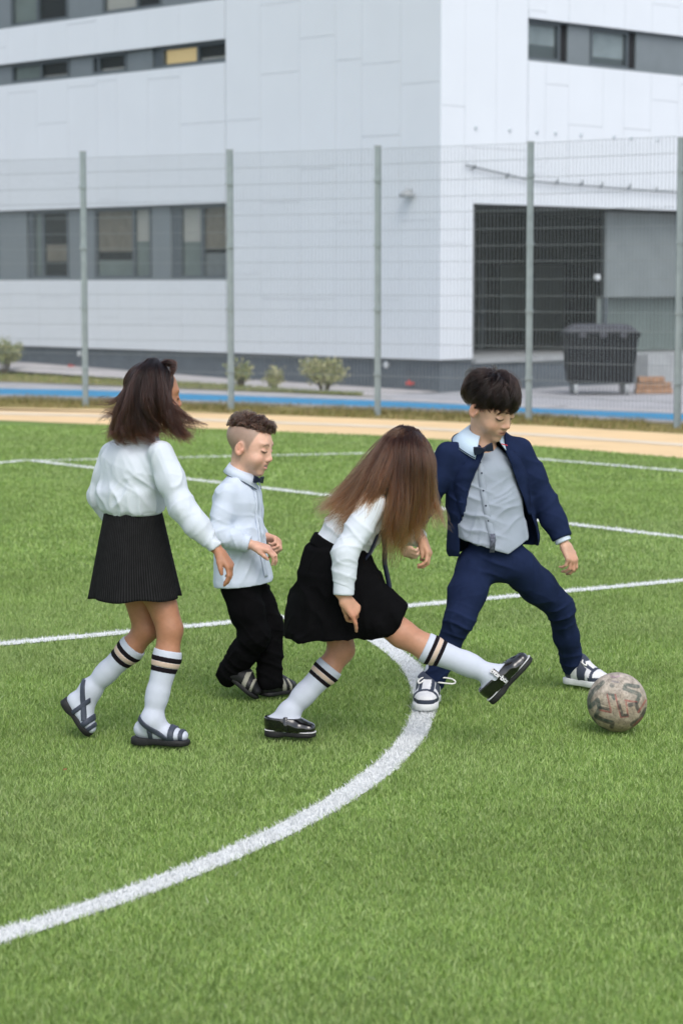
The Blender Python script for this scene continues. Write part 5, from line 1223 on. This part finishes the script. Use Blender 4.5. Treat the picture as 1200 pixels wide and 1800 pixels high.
hp = hair_obj('hair', np.concatenate([q1, q2, q3, fl]), M['hairC'], J.e, .00058); hair_obj('crown_hair', q4, M['hairC'], hp, .00055)
# ------------------------------------------------------------------ boy in navy suit, legs apart, watching the ball
J = Who(872, 1232, 'person', 'child in navy suit and bow tie with legs apart beside the football')
FW = unit((.25, -.97, 0)); SD = A3(FW[1], -FW[0], 0)        # SD = the child's right (picture left)
pel = J(872, 970, 0); wst = J(866, 925, 0); che = J(855, 860, .02); nck = J(846, 796, .02); hc = J(862, 716, -.02); HS = 1.11
hR = frame_from((.64, -.62, -.44), (.16, -.24, 1))
RS, RE, RW = J(786, 797, -.02), J(748, 884, -.0), J(708, 938, -.10)
LS, LE, LW = J(914, 790, .06), J(958, 882, .08), J(986, 944, .05)
RH, RK, RA = J(838, 992, .0), J(806, 1090, -.10), J(762, 1196, -.06)
LH, LK, LA = J(905, 992, .02), J(984, 1068, .18), J(1006, 1168, .35)
RHe, RTo = J(756, 1226, -.0), J(745, 1252, -.22); RHe[2] = .014; RTo[2] = .012
LHe, LTo = J(998, 1198, .38), J(1062, 1200, .27); LHe[2] = .016; LTo[2] = .014
S = SDF(*bounds([hc, RW, RE, LE, LW, RTo, RHe, LTo, LHe, J(1020, 1010, .05)], .14), .0046)
head_sdf(S, hc, hR, HS, nck, chub=.86, jaw=.88, ez=.003)
S.ecap(nck, che, (.06,.05), (.11,.07), SD, .03); S.ecap(che, wst, (.105,.066), (.09,.065), SD, .03); S.ecap(wst, pel, (.09,.065), (.10,.075), SD, .03)
limb(S, [RS, RE, RW], [.032,.028,.021]); limb(S, [LS, LE, LW], [.032,.028,.021])
hand_sdf(S, LW+unit(LW-LE)*.030, J(1004, 984, .02)-J(988, 950, .05), A3(-.55, .55, -.45), 1, 1.06, ((34,40,22),(36,44,24),(40,48,26),(44,50,26)), (.75,.55), .10)
hand_sdf(S, RW+unit(RW-RE)*.022, A3(.35,-.2,-.6), A3(.5, .4, .0), -1, 1.0, ((50,60,30),)*4, (.2,.6), .0)
leg_sdf(S, RH, RK, RA, (.056,.046,.032,.028,.026)); foot_sdf(S, RA, RHe, RTo, A3(0,0,1), -.006, .03)
leg_sdf(S, LH, LK, LA, (.056,.046,.032,.028,.026)); foot_sdf(S, LA, LHe, LTo, A3(0,0,1), -.006, .03)
V, Q = S.mesh(1); SK = (.60,.375,.265); col = np.tile(SK, (len(V), 1))*(1+.05*fbm(V*25, 44, 2))[:, None]
d = np.linalg.norm(V-J(1002, 992, .03), axis=1); col = col*(1-np.exp(-(d/.05)**2)[:, None]*np.array((.04,.20,.22)))
def scalpD(L, col, near): k = (near & (L[:, 2] > .0+.55*np.clip(L[:, 1], -.04, .09)) & (np.abs(L[:, 0]) < .078))[:, None]; return np.where(k, (.014,.008,.006), col)
col = head_col(V, hc, hR, HS, col, SK, scalp=scalpD, lips=(.42,.17,.14), ez=.003); fast_mesh('body', V, Q, M['skin'], J.e, col=col)
# shirt hanging over the trousers
S = SDF(*bounds([nck, che, pel, J(790, 900, 0), J(940, 900, 0)], .14), .0043)
S.ecap(J(848, 800, .02), J(852, 828, .02), (.07,.05), (.115,.078), SD, .03); S.ecap(J(852, 828, .02), J(858, 880, .02), (.118,.084), (.128,.092), SD, .04); S.ecap(J(858, 880, .02), J(866, 965, .0), (.130,.096), (.150,.110), SD, .04)
S.cut(J(850, 962, -.1), unit(A3(-.32, 0, -1)), *bounds([J(820, 980, 0)], .16)); S.cut(J(915, 962, -.1), unit(A3(.62, 0, -1)), *bounds([J(925, 985, 0)], .13)); S.cut(J(870, 975, 0), A3(0, 0, -1))
gab = [(J(830, 900, -.1), .09, A3(.6,0,1), .055, .004), (J(900, 900, -.1), .08, A3(-.6,0,1), .06, .0045), (J(850, 935, -.1), .08, A3(.4,0,1), .05, .004), (J(830, 850, -.08), .06, A3(.3,0,1), .045, .0035), (J(895, 860, -.08), .06, A3(-.5,0,1), .05, .0035)]
sh = cloth(S, 'shirt', M['greyshirt'], J.e, gab, (A3(.2,.1,1), 9, 5, .0028), 53, 1)
pf = resample(np.array([[J(x, y, d) for x, y, d in ((848,806,-.095),(850,830,-.105),(853,865,-.108),(857,895,-.110),(862,925,-.112),(868,950,-.115))]]), 24)[0]
pa = conform(S, pf+SD*.012, -FW, .0015); pb = conform(S, pf-SD*.012, -FW, .0015); strip(pa, pb, .003, 'placket', M['greyshirt'], sh)
for i in (2, 5, 9, 13, 17, 21):
    mb = MB(); c_ = (pa[i]+pb[i])/2+FW*.001; mb.tube([c_, c_+FW*.003], .0036, 10); mb.build('button', M['navydark'], sh)
pf2 = [J(866, 938, -.118), J(867, 950, -.12), J(865, 971, -.12)]; M['floral'] = mat('dark_floral_lining', (.10,.11,.15), .8, noise=.9, nscale=120)
strip([p+SD*.012 for p in pf2], [p-SD*.008 for p in pf2], .003, 'placket_lining', M['floral'], sh)
# trousers
S = SDF(*bounds([pel, RK, RA, LK, LA, RH, LH], .13), .0048)
S.ecap(J(870, 940, 0), J(872, 985, 0), (.100,.078), (.108,.084), SD, .03)
limb(S, [RH, lerp(RH, RK, .5), RK, lerp(RK, RA, .5), lerp(RK, RA, 1.02)], [.076,.070,.055,.047,.046], .03); limb(S, [LH, lerp(LH, LK, .5), LK, lerp(LK, LA, .5), lerp(LK, LA, 1.02)], [.076,.070,.056,.050,.046], .03)
S.cut(lerp(RK, RA, 1.10), unit(RA-RK), *bounds([RA], .09)); S.cut(lerp(LK, LA, 1.06), unit(LA-LK), *bounds([LA], .09))
gab = [(RK+A3(0,-.05,-.02), .07, A3(.3,0,1), .045, .0055), (lerp(RK, RA, .8), .06, A3(-.3,0,1), .04, .005), (LK+A3(0,-.03,-.03), .07, A3(-.3,0,1), .05, .006), (lerp(LK, LA, .8), .06, A3(.2,0,1), .045, .005), (J(872, 990, -.08), .07, A3(.3,0,1), .05, .004), (lerp(LH, LK, .5), .07, A3(.6,0,1), .06, .0035), (lerp(RH, RK, .5), .07, A3(-.3,0,1), .06, .0035)]
cloth(S, 'trousers', M['navy'], J.e, gab, (A3(.1,.1,1), 8, 3, .003), 63, 1)
# open jacket: hollow shell, front cut away, then sleeves
S = SDF(*bounds([nck, RS, LS, RE, LE, RW, LW, J(780, 950, 0), J(960, 950, 0)], .12), .0049)
def shell(S, g, k):
    S.ecap(J(848, 780, .03), J(852, 806, .04), (.088+g,.050+g), (.148+g,.086+g), SD, k); S.ecap(J(852, 806, .04), J(858, 880, .05), (.152+g,.096+g), (.152+g,.112+g), SD, k); S.ecap(J(858, 880, .05), J(866, 950, .06), (.152+g,.112+g), (.180+g,.122+g), SD, k)
shell(S, .012, .03); S2 = SDF(*bounds([nck, RS, LS, RE, LE, RW, LW, J(780, 950, 0), J(960, 950, 0)], .12), .0049); shell(S2, .0, .03)
S.g = np.maximum(S.g, -S2.g)
X = (S.ax[0][:, None, None], S.ax[1][None, :, None], S.ax[2][None, None, :]); c0 = J(855, 860, .04)
u = (X[0]-c0[0])*-SD[0]+(X[1]-c0[1])*-SD[1]; w = (X[0]-c0[0])*FW[0]+(X[1]-c0[1])*FW[1]; z = X[2]+0*X[0]
zt = [J(855, y, 0)[2] for y in (960, 930, 890, 850, 815, 790)][::1]
uL = np.interp(z, zt, [-.125,-.128,-.120,-.098,-.075,-.05]); uR = np.interp(z, zt, [.200,.190,.150,.105,.075,.05])
S.g = np.maximum(S.g, -np.maximum(np.maximum(uL-u, u-uR), -(w+.0)).astype(np.float32))
S.cut(J(866, 966, .1), unit(A3(.10, 0, -1)))
S.cut(J(848, 774, .0), unit(A3(.05, -.35, 1)), *bounds([J(848, 768, .02)], .075))
for a, b, c_, e in ((RS, RE, RW, .97), (LS, LE, LW, .97)):
    limb(S, [a, lerp(a, b, .5), b, lerp(b, c_, .5), lerp(b, c_, e)], [.048,.047,.045,.043,.041], .03); S.cut(lerp(b, c_, e+.06), c_-b, *bounds([c_], .065))
gab = [(LE, .06, unit(LE-LS)+A3(.4,0,0), .05, .005), (lerp(LS, LE, .5), .06, A3(.5,0,1), .06, .0035), (RE, .06, unit(RE-RS), .05, .004), (lerp(LE, LW, .5), .05, A3(.6,0,1), .05, .0035), (J(800, 880, -.05), .07, A3(.6,0,1), .06, .004), (J(930, 890, -.02), .07, A3(-.6,0,1), .06, .004)]
JS = S; jk = cloth(S, 'jacket', M['navy'], J.e, gab, (A3(.1,.1,1), 7, 3, .0022), 73, 1)
for a, b, e in ((LE, LW, 1.0), (RE, RW, 1.0)):
    d_ = unit(b-a); fast_mesh('shirt_cuff', *(lambda S: S.mesh(1))(SDF(*bounds([b], .08), .0035).cone(b-d_*.03, b+d_*.03, .0325, .0325, 0).cut(b+d_*.022, d_).cut(b-d_*.03, -d_)), M['paleshirt'], sh)
# lapels: folded strips along the front edges
def on(z_y, uu, ww): return J(855, z_y, .04)*0+A3(c0[0], c0[1], J(855, z_y, 0)[2])-SD*uu+FW*ww
for sgn, ee in ((-1, (-.05,-.072,-.090,-.105,-.118,-.122)), (1, (.05,.070,.090,.108,.135,.160))):
    ys = (790, 812, 832, 852, 880, 905); fw = (.062,.090,.104,.112,.112,.100) if sgn < 0 else (.062,.090,.104,.108,.098,.078)
    wid = (.030,.046,.052,.044,.022,.004)
    A = [on(y_, e_-sgn*.008, f_+.004) for y_, e_, f_ in zip(ys, ee, fw)]; B = [on(y_, e_+sgn*w_, f_-w_*.42+.010) for y_, e_, f_, w_ in zip(ys, ee, fw, wid)]
    A = resample(np.array([A]), 22)[0]; B = resample(np.array([B]), 22)[0]; B = conform(JS, B, -FW, .006); A = conform(JS, A+SD*sgn*-.014, -FW, .010)+SD*sgn*.014; strip(A, B, .005, 'lapel', M['navy'], jk)
def bar(p, q, w, m, nm, par, th=.005):
    p, q = np.asarray(p), np.asarray(q); x = q-p; upv = unit(np.cross(FW, x)); mb = MB(); mb.box(p-upv*w/2, x, upv*w, FW*th); return mb.build(nm, m, par, bevel=.001)
_p = conform(JS, [J(902, 832, -.075), J(916, 822, -.06)], -FW, -.001); bar(_p[0], _p[1], .007, M['red'], 'pocket_square', jk); bar(J(880, 780, -.085), J(891, 783, -.078), .004, M['red'], 'lapel_stitch', jk, .004)
mb = MB(); c_ = conform(JS, [J(778, 886, -.09)], -FW, .0)[0]; mb.tube([c_, c_+FW*.008], .009, 12); mb.build('button', M['navydark'], jk)
# light blue collar with double edge and bow tie
cR = frame_from(unit((.35,-.90,-.20)), (.02,-.25,1)); cc = J(847, 781, .025)
c1, ed = collar('collar', M['collarblue'], sh, cc, cR, (.051,.052), (.122,.106), .050, .060, .62, .024, 48, .004, .014)
mb = MB(); mb.tube([p+A3(0,0,.004) for p in ed], .0022, 6); mb.build('collar_piping', M['navy'], c1)
bow('bow_tie', M['navydark'], J.e, J(848, 789, -.085), frame_from((.28,-.92,-.2), (-.22,0,1)), .040, .019)
# sneakers
for an, he, to, up in ((RA, RHe, RTo, A3(0,0,1)), (LA, LHe, LTo, A3(0,0,1))):
    x, y, z = foot_frame(he, to, up); L = np.linalg.norm(to-he)
    def up_(S): foot_sdf(S, he+x*L*.26+z*.070, he+z*.012, to+z*.010, up, .011, .034)
    S = SDF(*bounds([he, to, an], .07), .0027); up_(S); S.cut(he+z*.012, -z); V, Q = S.mesh(1)
    l = (V-he)@np.stack([x, y, z], 1); t = l[:, 0]/L; hgt = l[:, 2]; ay = np.abs(l[:, 1]); nav = np.array((.040,.050,.078)); col = np.tile((.70,.71,.73), (len(V), 1))
    k = ((t > .70) & (hgt < .033)) | ((t < .22) & (hgt < .070)) | ((t > .34) & (t < .76) & (ay > .017) & (ay < .031) & (hgt > .034)) | ((t > .74) & (t < .81)) | ((t > .40) & (t < .62) & (ay > .033)) | (hgt > .092)
    col[k] = nav
    M['snk'] = M.get('snk') or mat('two_tone_sneaker_leather', (.6,.6,.6), .55, .35, attr='Col', noise=.08, nscale=60, bump=.08, bscale=200)
    sn = fast_mesh('sneaker', V, Q, M['snk'], J.e, col=col)
    sole(he-x*.012, to+x*.014, up, .050, .026, 'sole', M['snksole'], sn, lift=.016)
    for i in range(5):
        t = .40+i*.075; h_ = .075-.040*(i/4)**.8; c_ = he+x*L*t+z*(h_+.006); mb = MB()
        mb.tube([c_-y*.021-z*.006, c_+z*.004, c_+y*.021-z*.006], .0034, 6); mb.tube([c_-y*.018-x*.010, c_+z*.006, c_+y*.018+x*.006-z*.004], .003, 6); mb.build('lace', M['lace'], sn, smooth=True)
    k0 = he+x*L*.40+z*.090
    lp = ([k0, k0+A3(.04,-.01,.008), k0+A3(.085,-.01,.004), k0+A3(.105,-.012,-.006), k0+A3(.098,-.015,-.016), k0+A3(.05,-.015,-.012), k0+A3(.005,-.01,-.004)] if an is RA else
          [k0, k0+A3(-.018,-.03,-.012), k0+A3(-.012,-.045,-.045), k0+A3(.002,-.048,-.072), k0+A3(.016,-.046,-.066), k0+A3(.014,-.04,-.03), k0+A3(.004,-.01,-.002)])
    mb = MB(); mb.tube(list(resample(np.array([lp]), 40)[0]), .0033, 6); mb.build('lace_loop', M['lace'], sn, smooth=True)
    mb = MB(); lp2 = [k0, k0-y*.02+x*.01+z*.006, k0-y*.035+x*.02-z*.004, k0-y*.03+x*.035-z*.012, k0-y*.012+x*.02]; mb.tube(list(resample(np.array([lp2]), 30)[0]), .0033, 6); mb.build('lace_loop', M['lace'], sn, smooth=True)
    S = SDF(*bounds([an], .08), .004); S.cone(an+z*.04, he+x*L*.24+z*.06, .036, .036, 0); V, Q = S.mesh(1); fast_mesh('sock', V, Q, M['sock'], J.e)
# thick dark mop of hair with fringe
r = np.random.default_rng(51); sc_ = hc+hR@(A3(0,-.014,.036)*HS); rad = np.array((.071,.088,.082))*HS
def tD(p):
    a = np.abs((p+math.pi) % (2*math.pi)-math.pi)
    return np.interp(a, [0, .5, .9, 1.2, 1.45, 1.9, 2.5, math.pi], [2.02, 2.04, 2.04, 1.98, 1.22, 1.30, 1.95, 2.05])
q = cap(sc_, hR, rad, unit((.05,-.22,1)), 7200, 18, tD, r, .029, .2, .66, 85, .93, seg=1.45, flat=.91, ends=(.80,1.05), cswirl=.45)
q2 = cap(sc_, hR, rad*1.02, unit((.05,-.22,1)), 420, 18, lambda p: np.full(len(p), 1.2), r, .040, .6, .55, 22, .95, seg=.7, cswirl=.9)
hair_obj('hair', np.concatenate([q, q2]), M['hairD'], J.e, .00062)
